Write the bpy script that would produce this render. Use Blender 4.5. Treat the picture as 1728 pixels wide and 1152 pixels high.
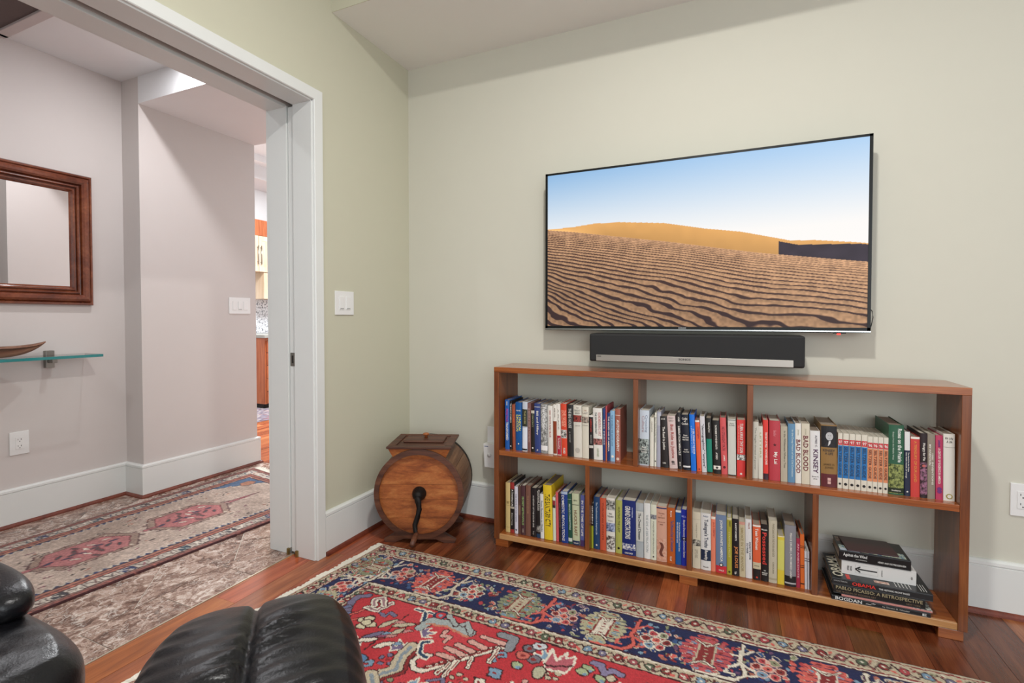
import bpy, bmesh, math, random
import numpy as np
from mathutils import Vector, Matrix
random.seed(7); rng = np.random.default_rng(5)
for o in list(bpy.data.objects): bpy.data.objects.remove(o)
S = bpy.context.scene; COL = S.collection

# ------------------------------------------------------------------ camera, world, lights, exposure
cam = bpy.data.cameras.new('camera'); cam.sensor_width = 36; cam.sensor_fit = 'HORIZONTAL'
cam.lens = 835.8 / 1728 * 36; cam.shift_y = -21.07 / 1728; cam.clip_start = .02
cob = bpy.data.objects.new('camera', cam); COL.objects.link(cob)
cob.location = (1.8087, -2.5138, 1.15); cob.rotation_euler = (math.radians(90 - 1.1945), 0, math.radians(24.0172))
S.camera = cob
S.view_settings.view_transform = 'Standard'; S.view_settings.look = 'None'
S.view_settings.exposure = 0.10; S.view_settings.gamma = 1.0; S.view_settings.use_curve_mapping = False
W = bpy.data.worlds.new('world'); S.world = W; W.use_nodes = True
W.node_tree.nodes['Background'].inputs[0].default_value = (.96, .985, 1.0, 1)
W.node_tree.nodes['Background'].inputs[1].default_value = .77

def lamp(name, kind, loc, power, color=(1, 1, 1), size=.1, rot=(0, 0, 0), sy=None, spread=None):
    d = bpy.data.lights.new(name, kind); d.energy = power; d.color = color
    if kind == 'AREA':
        d.size = size
        if sy: d.shape = 'RECTANGLE'; d.size_y = sy
        else: d.shape = 'DISK'
        if spread: d.spread = math.radians(spread)
    elif kind != 'SUN': d.shadow_soft_size = size
    o = bpy.data.objects.new(name, d); COL.objects.link(o); o.location = loc; o.rotation_euler = rot
    return o
lamp('downlight_room', 'AREA', (1.69, -1.70, 2.935), 41, (1, .985, .95), .16)
lamp('fill_behind_camera', 'AREA', (3.2, -4.4, 1.6), 46, (.90, .96, 1), 2.4, (math.radians(85), 0, math.radians(22)), 1.8)  # unseen soft area fill behind the camera, added to brighten the room
lamp('downlight_hall', 'AREA', (-.95, -.70, 2.675), 10.5, (.97, .97, 1), .05)
lamp('downlight_hall', 'AREA', (-.85, -2.2, 2.675), 6, (.95, .97, 1), .07)
lamp('kitchen_light', 'AREA', (-2.6, 1.9, 3.05), 150, (.95, .98, 1), .9)

# ------------------------------------------------------------------ helpers
def s2l(c): return c / 12.92 if c <= .04045 else ((c + .055) / 1.055) ** 2.4
def col(c):
    if isinstance(c, str): c = tuple(int(c[i:i + 2], 16) for i in (0, 2, 4))
    return tuple(s2l(v / 255) for v in c[:3]) + (1,)
def tag(o, label=None, cat=None, group=None, kind=None):
    if label: o['label'] = label
    if cat: o['category'] = cat
    if group: o['group'] = group
    if kind: o['kind'] = kind
    return o
def link(name, me, mat=None, parent=None, loc=None, smooth=False):
    o = bpy.data.objects.new(name, me); COL.objects.link(o)
    if mat is not None and not me.materials: me.materials.append(mat)
    if parent: o.parent = parent
    if loc: o.location = loc
    if smooth:
        for p in me.polygons: p.use_smooth = True
    return o
def empty(name, loc=(0, 0, 0), rz=0):
    o = bpy.data.objects.new(name, None); COL.objects.link(o); o.location = loc; o.rotation_euler = (0, 0, rz); o.empty_display_size = .05
    return o
def mk(bm, name='m'):
    me = bpy.data.meshes.new(name); bm.to_mesh(me); bm.free(); return me
def pydata(v, f, name='m'):
    me = bpy.data.meshes.new(name); me.from_pydata([tuple(map(float, p)) for p in v], [], f); me.update(); return me
def bbox(bm, x0, x1, y0, y1, z0, z1, bev=0):
    r = bmesh.ops.create_cube(bm, size=1, matrix=Matrix.Translation(((x0 + x1) / 2, (y0 + y1) / 2, (z0 + z1) / 2)) @ Matrix.Diagonal((abs(x1 - x0), abs(y1 - y0), abs(z1 - z0), 1)))
    if bev:
        es = set(e for v in r['verts'] for e in v.link_edges)
        bmesh.ops.bevel(bm, geom=list(es), offset=bev, segments=2, affect='EDGES', profile=.5)
def box(name, m, x0, x1, y0, y1, z0, z1, parent=None, bev=0, sm=False):
    bm = bmesh.new(); bbox(bm, x0, x1, y0, y1, z0, z1, bev); return link(name, mk(bm), m, parent, smooth=sm)
def boxes(name, m, L, parent=None, bev=0):
    bm = bmesh.new()
    for b in L: bbox(bm, *b, bev)
    return link(name, mk(bm), m, parent)
def prism(name, m, pts, axis, a0, a1, parent=None, smooth=False):
    """closed 2D outline extruded along an axis; pts in the other two axes' order"""
    def P(p, a):
        if axis == 'x': return (a, p[0], p[1])
        if axis == 'y': return (p[0], a, p[1])
        return (p[0], p[1], a)
    n = len(pts); v = [P(p, a0) for p in pts] + [P(p, a1) for p in pts]
    f = [tuple(range(n)), tuple(range(2 * n - 1, n - 1, -1))] + [(i, (i + 1) % n, n + (i + 1) % n, n + i) for i in range(n)]
    me = pydata(v, f); bm = bmesh.new(); bm.from_mesh(me); bmesh.ops.recalc_face_normals(bm, faces=bm.faces); bm.to_mesh(me); bm.free()
    return link(name, me, m, parent, smooth=smooth)
def tube(name, m, pts, r, parent=None, n=8, closed=False):
    pts = [Vector(p) for p in pts]; rr = r if isinstance(r, (list, tuple)) else [r] * len(pts); v = []; f = []
    up = Vector((0, 0, 1))
    for i, p in enumerate(pts):
        t = (pts[min(i + 1, len(pts) - 1)] - pts[max(i - 1, 0)]).normalized()
        u = t.cross(up)
        if u.length < 1e-3: u = t.cross(Vector((0, 1, 0)))
        u.normalize(); w = t.cross(u)
        for k in range(n):
            a = 2 * math.pi * k / n; v.append(p + (u * math.cos(a) + w * math.sin(a)) * rr[i])
    for i in range(len(pts) - 1):
        for k in range(n): f.append((i * n + k, i * n + (k + 1) % n, (i + 1) * n + (k + 1) % n, (i + 1) * n + k))
    f.append(tuple(range(n))[::-1]); f.append(tuple(range((len(pts) - 1) * n, len(pts) * n)))
    return link(name, pydata(v, f), m, parent, smooth=True)

# ------------------------------------------------------------------ materials
class NT:
    def __init__(s, name):
        s.m = bpy.data.materials.new(name); s.m.use_nodes = True; s.t = s.m.node_tree; s.b = s.t.nodes['Principled BSDF']
    def n(s, ty, **k):
        x = s.t.nodes.new(ty)
        for a, v in k.items():
            if a in x.inputs: x.inputs[a].default_value = v
            else: setattr(x, a, v)
        return x
    def l(s, a, b): s.t.links.new(a, b)
    def ramp(s, fac, stops):
        r = s.n('ShaderNodeValToRGB'); s.l(fac, r.inputs[0]); e = r.color_ramp.elements
        while len(e) < len(stops): e.new(.5)
        for el, (p, c) in zip(e, stops): el.position = p; el.color = col(c)
        return r.outputs[0]
    def coords(s, scale=(1, 1, 1), rot=(0, 0, 0), src='Object', rand=False):
        tc = s.n('ShaderNodeTexCoord'); mp = s.n('ShaderNodeMapping'); mp.inputs['Scale'].default_value = scale; mp.inputs['Rotation'].default_value = rot
        s.l(tc.outputs[src], mp.inputs[0])
        if rand:
            oi = s.n('ShaderNodeObjectInfo'); mm = s.n('ShaderNodeMath', operation='MULTIPLY'); mm.inputs[1].default_value = 37.; s.l(oi.outputs['Random'], mm.inputs[0])
            va = s.n('ShaderNodeVectorMath', operation='ADD'); s.l(mp.outputs[0], va.inputs[0]); s.l(mm.outputs[0], va.inputs[1]); return va.outputs[0]
        return mp.outputs[0]
    def noise(s, vec, scale, detail=4, rough=.55, dist=0):
        x = s.n('ShaderNodeTexNoise'); x.inputs['Scale'].default_value = scale; x.inputs['Detail'].default_value = detail
        x.inputs['Roughness'].default_value = rough; x.inputs['Distortion'].default_value = dist; s.l(vec, x.inputs['Vector']); return x.outputs[0]
    def mix(s, fac, a, b, mode='MIX'):
        x = s.n('ShaderNodeMix', data_type='RGBA', blend_type=mode)
        for sock, v in ((x.inputs[0], fac), (x.inputs[6], a), (x.inputs[7], b)):
            if isinstance(v, (int, float)): sock.default_value = v
            elif isinstance(v, tuple): sock.default_value = v
            else: s.l(v, sock)
        return x.outputs[2]
    def bump(s, h, st, dist=.01):
        x = s.n('ShaderNodeBump'); x.inputs['Strength'].default_value = st; x.inputs['Distance'].default_value = dist; s.l(h, x.inputs['Height']); s.l(x.outputs[0], s.b.inputs['Normal'])
MC = {}
def plain(name, c, rough=.5, metal=0, bump=0, bs=300, spec=.5, var=.06, coat=0):
    k = (name, str(c), rough, metal, bump)
    if k in MC: return MC[k]
    t = NT(name); b = t.b; b.inputs['Roughness'].default_value = rough; b.inputs['Metallic'].default_value = metal; b.inputs['Specular IOR Level'].default_value = spec
    if coat: b.inputs['Coat Weight'].default_value = coat; b.inputs['Coat Roughness'].default_value = .12
    v = t.coords(); n = t.noise(v, 9, 3); cc = col(c); lo = tuple(x * (1 - var) for x in cc[:3]) + (1,); hi = tuple(min(1, x * (1 + var)) for x in cc[:3]) + (1,)
    t.l(t.mix(n, lo, hi), b.inputs['Base Color'])
    if bump: t.bump(t.noise(v, bs, 3), bump, .002)
    MC[k] = t.m; return t.m
def wood(name, dark, mid, light, grain=(1, 14, 14), rough=.35, scale=3.0, rand=True, objcol=False, coat=.0, src='Object', bump=.08, contrast=(.3, .5, .72)):
    t = NT(name); t.b.inputs['Roughness'].default_value = rough
    if coat: t.b.inputs['Coat Weight'].default_value = coat; t.b.inputs['Coat Roughness'].default_value = .1
    v = t.coords(grain, src=src, rand=rand); a = t.noise(v, scale, 6, .6, .6); c = t.ramp(a, [(contrast[0], dark), (contrast[1], mid), (contrast[2], light)])
    v2 = t.coords(tuple(g * 4 if g > 1 else g for g in grain), src=src, rand=rand); f = t.noise(v2, scale * 3, 3, .7)
    c = t.mix(.35, c, t.ramp(f, [(.3, (70, 70, 70)), (.7, (255, 255, 255))]), 'MULTIPLY')
    if objcol:
        oi = t.n('ShaderNodeObjectInfo'); c = t.mix(1.0, c, oi.outputs['Color'], 'MULTIPLY')
    t.l(c, t.b.inputs['Base Color']); t.bump(f, bump, .002); return t.m
WALL = plain('wall_paint_cream', (206, 204, 190), .75, bump=.06, bs=180, spec=.25, var=.012)
WALLG = plain('wall_paint_sage', (200, 198, 177), .75, bump=.06, bs=180, spec=.25, var=.012)
WALLH = plain('wall_paint_hall', (207, 200, 196), .75, bump=.06, bs=180, spec=.25, var=.012)
CEIL = plain('ceiling_paint', (238, 237, 232), .8, bump=.05, bs=180, spec=.2, var=.012)
CEILH = plain('ceiling_paint_hall', (230, 231, 232), .8, bump=.05, bs=180, spec=.2, var=.012)
TRIM = plain('trim_white_gloss', (224, 226, 223), .3, var=.015)
PLAST = plain('plastic_white', (232, 232, 230), .35, var=.01)
DARK = plain('black_slot', (18, 17, 16), .6)
STEEL = plain('brushed_steel', (150, 148, 142), .35, 1)
CHERRY = wood('cherry_wood', (128, 66, 28), (160, 87, 40), (184, 110, 54), (1, 16, 16), .25, 2.2, rand=True, coat=.5)
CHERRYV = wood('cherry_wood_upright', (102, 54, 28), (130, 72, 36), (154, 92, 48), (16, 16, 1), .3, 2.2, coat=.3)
MAPLE = wood('pale_edge_wood', (176, 122, 72), (200, 146, 92), (216, 166, 112), (1, 16, 16), .35, 2.2)
FLOORW = wood('floor_plank_wood', (146, 96, 68), (196, 138, 102), (240, 184, 140), (10, 1, 10), .27, 2.4, objcol=True, coat=.12, src='Object', contrast=(.25, .5, .75))
SHOE = wood('shoe_moulding_wood', (96, 44, 32), (122, 58, 42), (140, 72, 52), (8, 8, 8), .35, 1.5)
MAHOG = wood('mahogany_frame', (84, 36, 20), (118, 58, 34), (150, 84, 52), (3, 3, 3), .16, 1.4, coat=.6)

# ------------------------------------------------------------------ room shell
def struct(o): o['kind'] = 'structure'; return o
H = 2.95
struct(box('wall_back', WALL, -.0, 4.6, 0, .12, -.02, H))
wl = struct(boxes('wall_left', WALLG, [(-.116, 0, -.762, .0, -.02, H), (-.116, 0, -2.80, -.762, 2.18, H), (-.116, 0, -4.6, -2.80, -.02, H)]))
struct(boxes('wall_hall_near', WALLH, [(-.28, -.165, -.762, .26, -.02, H), (-.28, -.165, -2.80, -.762, 2.18, H), (-.28, -.165, -4.6, -2.80, -.02, H)]))
struct(box('ceiling', CEIL, -.0, 4.6, -4.6, 0, H, H + .05))
prism('ceiling_soffit', CEIL, [(-.6246, 2.6507), (0, 2.6507), (0, H), (-.6246, H)], 'x', 0, 4.6)['kind'] = 'structure'
struct(box('trim_1', WALLG, 0, 4.6, -.6276, -.6246, 2.6507, H))
struct(box('wall_hall_far', WALLH, -2.0, -1.83, -4.6, -.582, -.02, 2.8))
struct(box('wall_hall_projection', WALLH, -2.0, -1.65, -.582, .252, -.02, 2.8))
struct(box('ceiling_hall', CEILH, -2.0, -.28, -4.6, -.582, 2.684, 2.8))
struct(box('soffit_hall', CEILH, -1.65, -.28, -.582, .255, 2.515, 3.2))
struct(box('wall_hall_near_projection', WALLH, -.40, -.28, -.62, .26, -.02, 2.69))
# kitchen shell
KW = plain('wall_paint_kitchen', (234, 238, 240), .7, var=.01)
struct(box('wall_kitchen_far', KW, -4.65, -4.52, .2, 4.5, -.02, 3.3))
struct(box('wall_kitchen_side', KW, -4.6, -.28, 4.4, 4.5, -.02, 3.3))
struct(box('wall_kitchen_near', KW, -4.6, -1.9, .15, .252, -.02, 3.3))
struct(box('wall_kitchen_right', KW, -.28, -.165, .26, 4.5, -.02, 3.3))
struct(box('ceiling_kitchen', KW, -4.6, -.28, .252, 4.5, 3.2, 3.3))
struct(box('trim_2', KW, -4.52, -4.0, .26, 4.4, 3.02, 3.2))
struct(box('trim_3', KW, -3.7, -3.62, .26, 4.4, 3.12, 3.2))

# baseboards with a cap, and quarter-round shoe
BP = [(0, .019), (.018, .019), (.018, .185), (.015, .187), (.015, .190), (.020, .193), (.019, .204), (.010, .210), (0, .211)]
SP = [(0, 0), (.032, 0), (.031, .008), (.026, .015), (.018, .0195), (0, .0195)]
def along(name, mat, prof, path, nrm, parent=None):
    """sweep a profile (out, up) along a horizontal polyline with mitred corners"""
    v = []; f = []; n = len(prof)
    for (x, y), (nx, ny) in zip(path, nrm):
        for o, u in prof: v.append((x + nx * o, y + ny * o, u))
    for i in range(len(path) - 1):
        for k in range(n): f.append((i * n + k, i * n + (k + 1) % n, (i + 1) * n + (k + 1) % n, (i + 1) * n + k))
    f.append(tuple(range(n))); f.append(tuple(range((len(path) - 1) * n, len(path) * n)))
    me = pydata(v, f); bm = bmesh.new(); bm.from_mesh(me); bmesh.ops.recalc_face_normals(bm, faces=bm.faces); bm.to_mesh(me); bm.free()
    return struct(link(name, me, mat, parent))
for nm, mt, pf in (('baseboard', TRIM, BP), ('trim_shoe', SHOE, SP)):
    along(nm + '_left', mt, pf, [(0, -.709), (0, 0)], [(1, 0), (1, -1)])
    along(nm + '_back', mt, pf, [(0, 0), (4.6, 0)], [(1, -1), (0, -1)])
    along(nm + '_hall', mt, pf, [(-1.83, -4.6), (-1.83, -.582), (-1.65, -.582), (-1.65, .252), (-2.0, .252)], [(1, 0), (1, -1), (1, -1), (1, 1), (0, 1)])
    along(nm + '_jamb', mt, pf, [(-.28, -.70), (-.28, -.62), (-.40, -.62), (-.40, .26)], [(-1, 0), (-1, -1), (-1, -1), (-1, 0)])

# door opening: casing, split jambs, pocket door leaf
def casing(nm, x, s):
    # profiled casing on wall face x, sticking out in direction s
    y1, y0, z1 = -.762, -.7099, 2.172
    pr = [(0, 0), (0, .017), (.003, .020), (.050, .020), (.052, .018), (.052, 0)]
    v = []; f = []
    for (yy, zz, dy, dz) in ((y1, 0, 1, 0), (y1, z1, 1, 1), (-2.80, z1, -1, 1), (-2.80, 0, -1, 0)):
        for d, o in pr: v.append((x + s * o, yy + dy * d, zz + dz * d))
    n = len(pr)
    for i in range(3):
        for k in range(n): f.append((i * n + k, i * n + (k + 1) % n, (i + 1) * n + (k + 1) % n, (i + 1) * n + k))
    f.append(tuple(range(n))); f.append(tuple(range(3 * n, 4 * n)))
    me = pydata(v, f); bm = bmesh.new(); bm.from_mesh(me); bmesh.ops.recalc_face_normals(bm, faces=bm.faces); bm.to_mesh(me); bm.free()
    return struct(link(nm, me, TRIM))
casing('trim_4', 0, 1); casing('trim_5', -.28, -1)
struct(boxes('trim_6', TRIM, [(-.112, .006, -.769, -.75, 0, 2.172), (-.28, -.160, -.764, -.75, 0, 2.172), (-.112, .006, -2.80, -.75, 2.166, 2.186), (-.28, -.166, -2.80, -.75, 2.166, 2.186)], bev=.001))
struct(boxes('trim_7', plain('track_dark', (52, 38, 30), .6), [(-.166, -.112, -2.80, -.762, 2.205, 2.25)]))
struct(box('trim_8', plain('slot_side', (176, 168, 140), .6), -.1665, -.1655, -2.80, -.762, 2.186, 2.205))
dr = empty('door_1', (-.135, -.76, 0)); struct(dr)
def rel(o, p): o.matrix_parent_inverse = Matrix.Translation(-Vector(p.location)) if not any(p.rotation_euler) else p.matrix_world.inverted(); return o
def pbox(nm, m, b, p, bev=0):
    o = box(nm, m, *b, None, bev); o.parent = p; o.matrix_parent_inverse = (Matrix.Translation(p.location) @ p.rotation_euler.to_matrix().to_4x4()).inverted(); return o
pbox('door_leaf', TRIM, (-.155, -.116, -.757, .15, .012, 2.165), dr, .001)
lp = pbox('latch_plate', STEEL, (-.151, -.120, -.7595, -.756, .920, .985), dr, .002)
pbox('latch_slot', DARK, (-.140, -.131, -.7602, -.759, .935, .972), dr)
pbox('floor_guide', plain('brass_guide', (150, 130, 80), .4, .8), (-.170, -.160, -.775, -.745, 0, .03), dr)
pbox('floor_guide', plain('brass_guide', (150, 130, 80), .4, .8), (-.110, -.098, -.778, -.748, 0, .03), dr)

# ------------------------------------------------------------------ floor: planks and tiles
fl = struct(box('floor', plain('subfloor', (120, 78, 55), .7), -.148, 4.6, -4.6, .1, -.05, -.008))
PT = [(.60, .45, .36), (.86, .70, .55), (.42, .31, .27), (.52, .38, .32), (1.0, .82, .66)]
spec = {0: (.50, .37, .31), 1: (.88, .66, .5), 2: (.45, .33, .28), 3: (.42, .31, .27), 4: (.55, .38, .31), 5: (.86, .60, .45), 6: (.47, .34, .29), 7: (.43, .31, .27), 8: (.58, .40, .31), 9: (.74, .50, .37), 10: (.60, .41, .32), 11: (.64, .44, .34), 12: (.62, .43, .33), 13: (.55, .38, .30), 14: (.5, .36, .29), -1: (.84, .6, .46), -2: (.5, .37, .31), -3: (.56, .42, .35), -4: (.52, .4, .34), -5: (.72, .52, .42), -6: (.6, .45, .38), -7: (.68, .50, .42), -8: (.90, .60, .50), -9: (1.0, .66, .54), -10: (1.02, .66, .54)}
jy = {0: -.317, 3: -.431, 11: -.327, 7: -.9, 5: -1.3}
for k in range(-11, 33):
    x0 = .981 + .1113 * k; x1 = x0 + .1102
    if x1 < -.14: continue
    x0 = max(x0, -.143)
    ys = [0.]
    j = jy.get(k, -random.uniform(.5, 1.3)); ys.append(j)
    while ys[-1] > -4.5: ys.append(max(-4.6, ys[-1] - random.uniform(.8, 1.3)))
    for i in range(len(ys) - 1):
        c = spec.get(k) if (i == 0 and k in (3, 11)) or (i == 1 and k == 0) or (i == 0 and k != 0 and k in spec) else None
        if k == 0 and i == 0: c = (.52, .38, .32)
        if k in spec and i > 0: c = tuple(v * random.uniform(.85, 1.15) for v in spec[k])
        if c is None: c = random.choice(PT)
        c = tuple(.78 * v ** 1.75 for v in c)
        p = box('plank', FLOORW, x0, x1, ys[i + 1] + .0005, ys[i] - .0003, -.012, random.uniform(-.0004, .0), fl)
        p.color = (*c, 1)
struct(box('trim_9', plain('threshold_metal', (190, 180, 160), .35, .6), -.150, -.1435, -4.6, .1, -.02, .0015))
fh = struct(box('floor_hall', plain('grout_pale', (196, 186, 174), .9), -1.83, -.150, -4.6, .28, -.05, -.0025))
def marble():
    t = NT('marble_tile_brown'); b = t.b; b.inputs['Roughness'].default_value = .22
    v = t.coords((1, 1, 1), rand=True); w = t.noise(v, 4, 5, .6)
    va = t.n('ShaderNodeVectorMath', operation='ADD'); sc = t.n('ShaderNodeVectorMath', operation='SCALE'); sc.inputs['Scale'].default_value = .22
    t.l(t.n('ShaderNodeTexNoise', Scale=5.0, Detail=4.0).outputs['Color'], sc.inputs[0]); t.l(v, va.inputs[0]); t.l(sc.outputs[0], va.inputs[1])
    a = t.noise(va.outputs[0], 9, 8, .66, 1.3); c = t.ramp(a, [(.35, (84, 60, 50)), (.45, (124, 95, 82)), (.53, (158, 131, 117)), (.60, (192, 170, 157)), (.69, (226, 213, 204))])
    vo = t.n('ShaderNodeTexVoronoi', feature='DISTANCE_TO_EDGE'); vo.inputs['Scale'].default_value = 15; t.l(va.outputs[0], vo.inputs['Vector'])
    c = t.mix(t.ramp(vo.outputs[0], [(.0, (150, 150, 150)), (.05, (0, 0, 0))]), c, col((222, 212, 202)))
    vo2 = t.n('ShaderNodeTexVoronoi', feature='DISTANCE_TO_EDGE'); vo2.inputs['Scale'].default_value = 6; t.l(va.outputs[0], vo2.inputs['Vector'])
    c = t.mix(t.ramp(vo2.outputs[0], [(.0, (200, 200, 200)), (.025, (0, 0, 0))]), c, col((232, 224, 214)))
    t.l(c, b.inputs['Base Color']); return t.m
MARB = marble()
def clip(poly, axis, val, keep_less):
    out = []
    for i in range(len(poly)):
        a, b = poly[i], poly[(i + 1) % len(poly)]; ia = (a[axis] <= val) == keep_less; ib = (b[axis] <= val) == keep_less
        if ia: out.append(a)
        if ia != ib:
            t = (val - a[axis]) / (b[axis] - a[axis]); out.append((a[0] + t * (b[0] - a[0]), a[1] + t * (b[1] - a[1])))
    return out
def tile(poly):
    if len(poly) < 3: return
    ar = abs(sum(poly[i][0] * poly[(i + 1) % len(poly)][1] - poly[(i + 1) % len(poly)][0] * poly[i][1] for i in range(len(poly)))) / 2
    if ar < .0008: return
    prism('tile', MARB, poly, 'z', -.01, 0, fl if False else fh)
T = .305; r2 = math.sqrt(.5)
for i in range(-24, 25):
    for j in range(-24, 25):
        cx = -.50 + (i + j) * T * r2; cy = -.985 + (i - j) * T * r2; hh = (T / 2 - .002) * math.sqrt(2)
        if not (-2.3 < cx < .2 and -4.9 < cy < .6): continue
        p = [(cx + hh, cy), (cx, cy + hh), (cx - hh, cy), (cx, cy - hh)]
        for ax, vv, kl in ((0, -.353, True), (0, -1.83, False), (1, .278, True), (1, -4.6, False)):
            p = clip(p, ax, vv, kl)
            if len(p) < 3: break
        tile(p)
yy = -4.56
while yy < .278:
    y1 = min(yy + .2755, .278)
    tile([(-.349, yy + .002), (-.1515, yy + .002), (-.1515, y1 - .002), (-.349, y1 - .002)]); yy += .2755
fk = struct(box('floor_kitchen', plain('subfloor_kitchen', (60, 34, 24), .9), -4.52, -.28, .28, 4.4, -.05, -.008))
kc = [(1.0, .75, .6), (.72, .42, .36), (1.1, .86, .7), (.85, .55, .45), (.6, .36, .32), (1.2, .95, .78)]
for k in range(54):
    x0 = -4.52 + .078 * k; y = .282
    while y < 4.4:
        y1 = min(4.4, y + random.uniform(.9, 1.8)); p = box('plank', FLOORW, x0, x0 + .0772, y, y1 - .0006, -.012, 0, fk); p.color = (*random.choice(kc), 1); y = y1

# ------------------------------------------------------------------ hall: mirror, glass shelf, bowl, plates, vent
mir = empty('wall_mirror', (-1.83, -1.45, 1.25)); tag(mir, 'mahogany framed rectangular mirror on the hall wall above the glass shelf', 'mirror')
FP = [(0, 0), (0, .024), (.006, .032), (.014, .032), (.018, .026), (.024, .040), (.036, .048), (.050, .048), (.060, .040), (.064, .022), (.068, .020), (.071, .032), (.077, .034), (.081, .030), (.083, .016), (.088, .014), (.091, .026), (.098, .026), (.104, .014), (.112, .006), (.112, 0)]
def frame(name, mat, y0, y1, z0, z1, prof, parent, x):
    cs = [(y1, z1, -1, -1), (y1, z0, -1, 1), (y0, z0, 1, 1), (y0, z1, 1, -1)]; names = []
    for i in range(4):
        a, b = cs[i], cs[(i + 1) % 4]; v = []; n = len(prof)
        for c in (a, b):
            for d, o in prof: v.append((x + o, c[0] + c[2] * d, c[1] + c[3] * d))
        f = [(k, (k + 1) % n, n + (k + 1) % n, n + k) for k in range(n)] + [tuple(range(n)), tuple(range(n, 2 * n))]
        me = pydata(v, f); bm = bmesh.new(); bm.from_mesh(me); bmesh.ops.recalc_face_normals(bm, faces=bm.faces); bm.to_mesh(me); bm.free()
        o = link(name, me, mat); o.parent = parent; o.matrix_parent_inverse = Matrix.Translation(parent.location).inverted()
frame('frame_rail', MAHOG, -2.15, -.765, 1.232, 2.017, FP, mir, -1.83)
gm = plain('mirror_silver', (236, 236, 236), .01, 1, var=.0)
pbox('mirror_glass', gm, (-1.829, -1.823, -2.05, -.87, 1.335, 1.915), mir)

def glassm(name, c, edge=False):
    t = NT(name); t.b.inputs['Base Color'].default_value = col(c); t.b.inputs['Roughness'].default_value = .02; t.b.inputs['Transmission Weight'].default_value = 1; t.b.inputs['IOR'].default_value = 1.5
    return t.m
sh = empty('glass_shelf', (-1.83, -1.35, .93)); tag(sh, 'clear glass wall shelf with green polished edge on steel clamps below the mirror', 'shelf')
pts = []
for q in range(7): a = math.radians(90 * q / 6); pts.append((-1.62 - .03 + .03 * math.cos(a), -.715 + .0 + .015 * math.sin(a)))
def clearglass():
    t = NT('clear_shelf_glass'); out = t.t.nodes['Material Output']; tr = t.n('ShaderNodeBsdfTransparent'); tr.inputs[0].default_value = (.93, .975, .965, 1); gl = t.n('ShaderNodeBsdfGlossy'); gl.inputs['Roughness'].default_value = .02
    fr = t.n('ShaderNodeFresnel', IOR=1.5); mx = t.n('ShaderNodeMixShader'); t.l(fr.outputs[0], mx.inputs[0]); t.l(tr.outputs[0], mx.inputs[1]); t.l(gl.outputs[0], mx.inputs[2]); t.l(mx.outputs[0], out.inputs['Surface']); return t.m
pbox('glass_slab', clearglass(), (-1.815, -1.624, -2.05, -.812, .924, .940), sh)
TEAL = plain('polished_glass_edge', (38, 128, 128), .08, var=.25, coat=.5)
pbox('glass_edge', TEAL, (-1.624, -1.621, -2.05, -.812, .924, .940), sh, .001); pbox('glass_edge', TEAL, (-1.815, -1.621, -.812, -.809, .924, .940), sh, .001)
for yb in (-.985, -1.78):
    pbox('wall_bracket', STEEL, (-1.83, -1.800, yb - .02, yb + .02, .865, .965), sh, .002)
    pbox('clamp_arm', STEEL, (-1.800, -1.750, yb - .012, yb + .012, .895, .925), sh, .002)
# wooden bowl: long shallow leaf-like dish
def bowl():
    v = []; f = []; NU, NV = 28, 12
    for s_ in (0, 1):
        for i in range(NU + 1):
            t = i / NU * 2 - 1; wd = .062 * (1 - abs(t) ** 2.4) + .001; lift = .030 * abs(t) ** 3 + .022 * (t > 0) * t ** 4
            for k in range(NV + 1):
                q = k / NV * 2 - 1; z = lift + .036 * abs(q) ** 2.2 * (1 - abs(t) ** 3) + (0.005 if s_ else 0)
                v.append((q * wd, t * .26, z))
    M = (NU + 1) * (NV + 1)
    for s_ in (0, 1):
        for i in range(NU):
            for k in range(NV):
                a = s_ * M + i * (NV + 1) + k; q = (a, a + 1, a + NV + 2, a + NV + 1); f.append(q if s_ else q[::-1])
    for i in range(NU):
        for k in (0, NV):
            a = i * (NV + 1) + k; q = (a, a + NV + 1, M + a + NV + 1, M + a); f.append(q if k == 0 else q[::-1])
    return pydata(v, f)
bo = link('wooden_dish', bowl(), wood('dish_wood', (96, 62, 46), (150, 106, 82), (186, 142, 114), (12, 1, 12), .4, 2.), None, (-1.705, -1.305, .9415), True)
bo.scale = (1, 1, 1.45)
tag(bo, 'long shallow brown wooden dish with a pointed tip lying on the glass shelf', 'dish')

def plate(label, loc, rz, wd, ht, kind, name='outlet_plate'):
    r = empty(name, loc, rz); tag(r, label, 'outlet' if kind == 'outlet' else 'switch')
    box('cover_plate', PLAST, -wd / 2, wd / 2, -.0065, 0, -ht / 2, ht / 2, r, .002)
    if kind == 'outlet':
        box('socket_face', PLAST, -.017, .017, -.0085, -.006, -.034, .034, r, .001)
        for zz in (-.018, .018):
            boxes('socket_slot', DARK, [(-.008, -.006, -.0089, -.008, zz - .001, zz + .007), (.005, .0075, -.0089, -.008, zz - .001, zz + .007), (-.002, .002, -.0089, -.008, zz - .010, zz - .006)], r)
    else:
        n = 2 if kind == 's2' else 3
        for k in range(n):
            cx = (k - (n - 1) / 2) * .046
            box('rocker', PLAST, cx - .016, cx + .016, -.0100, -.006, -.033, .033, r, .0015)
            box('dimmer_slot', plain('slot_grey', (120, 120, 118), .5), cx - .012, cx + .012, -.0106, -.0098, -.029, -.026, r) if (n == 2 or k == 1) else None
    return r
PI = math.pi
plate('white double duplex outlet low on the hall wall under the glass shelf', (-1.83, -1.119, .456), PI / 2, .084, .128, 'outlet')
plate('white three gang switch plate at the kitchen end of the hall wall', (-1.65, .110, 1.249), PI / 2, .178, .124, 's3', 'switch_plate')
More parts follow.
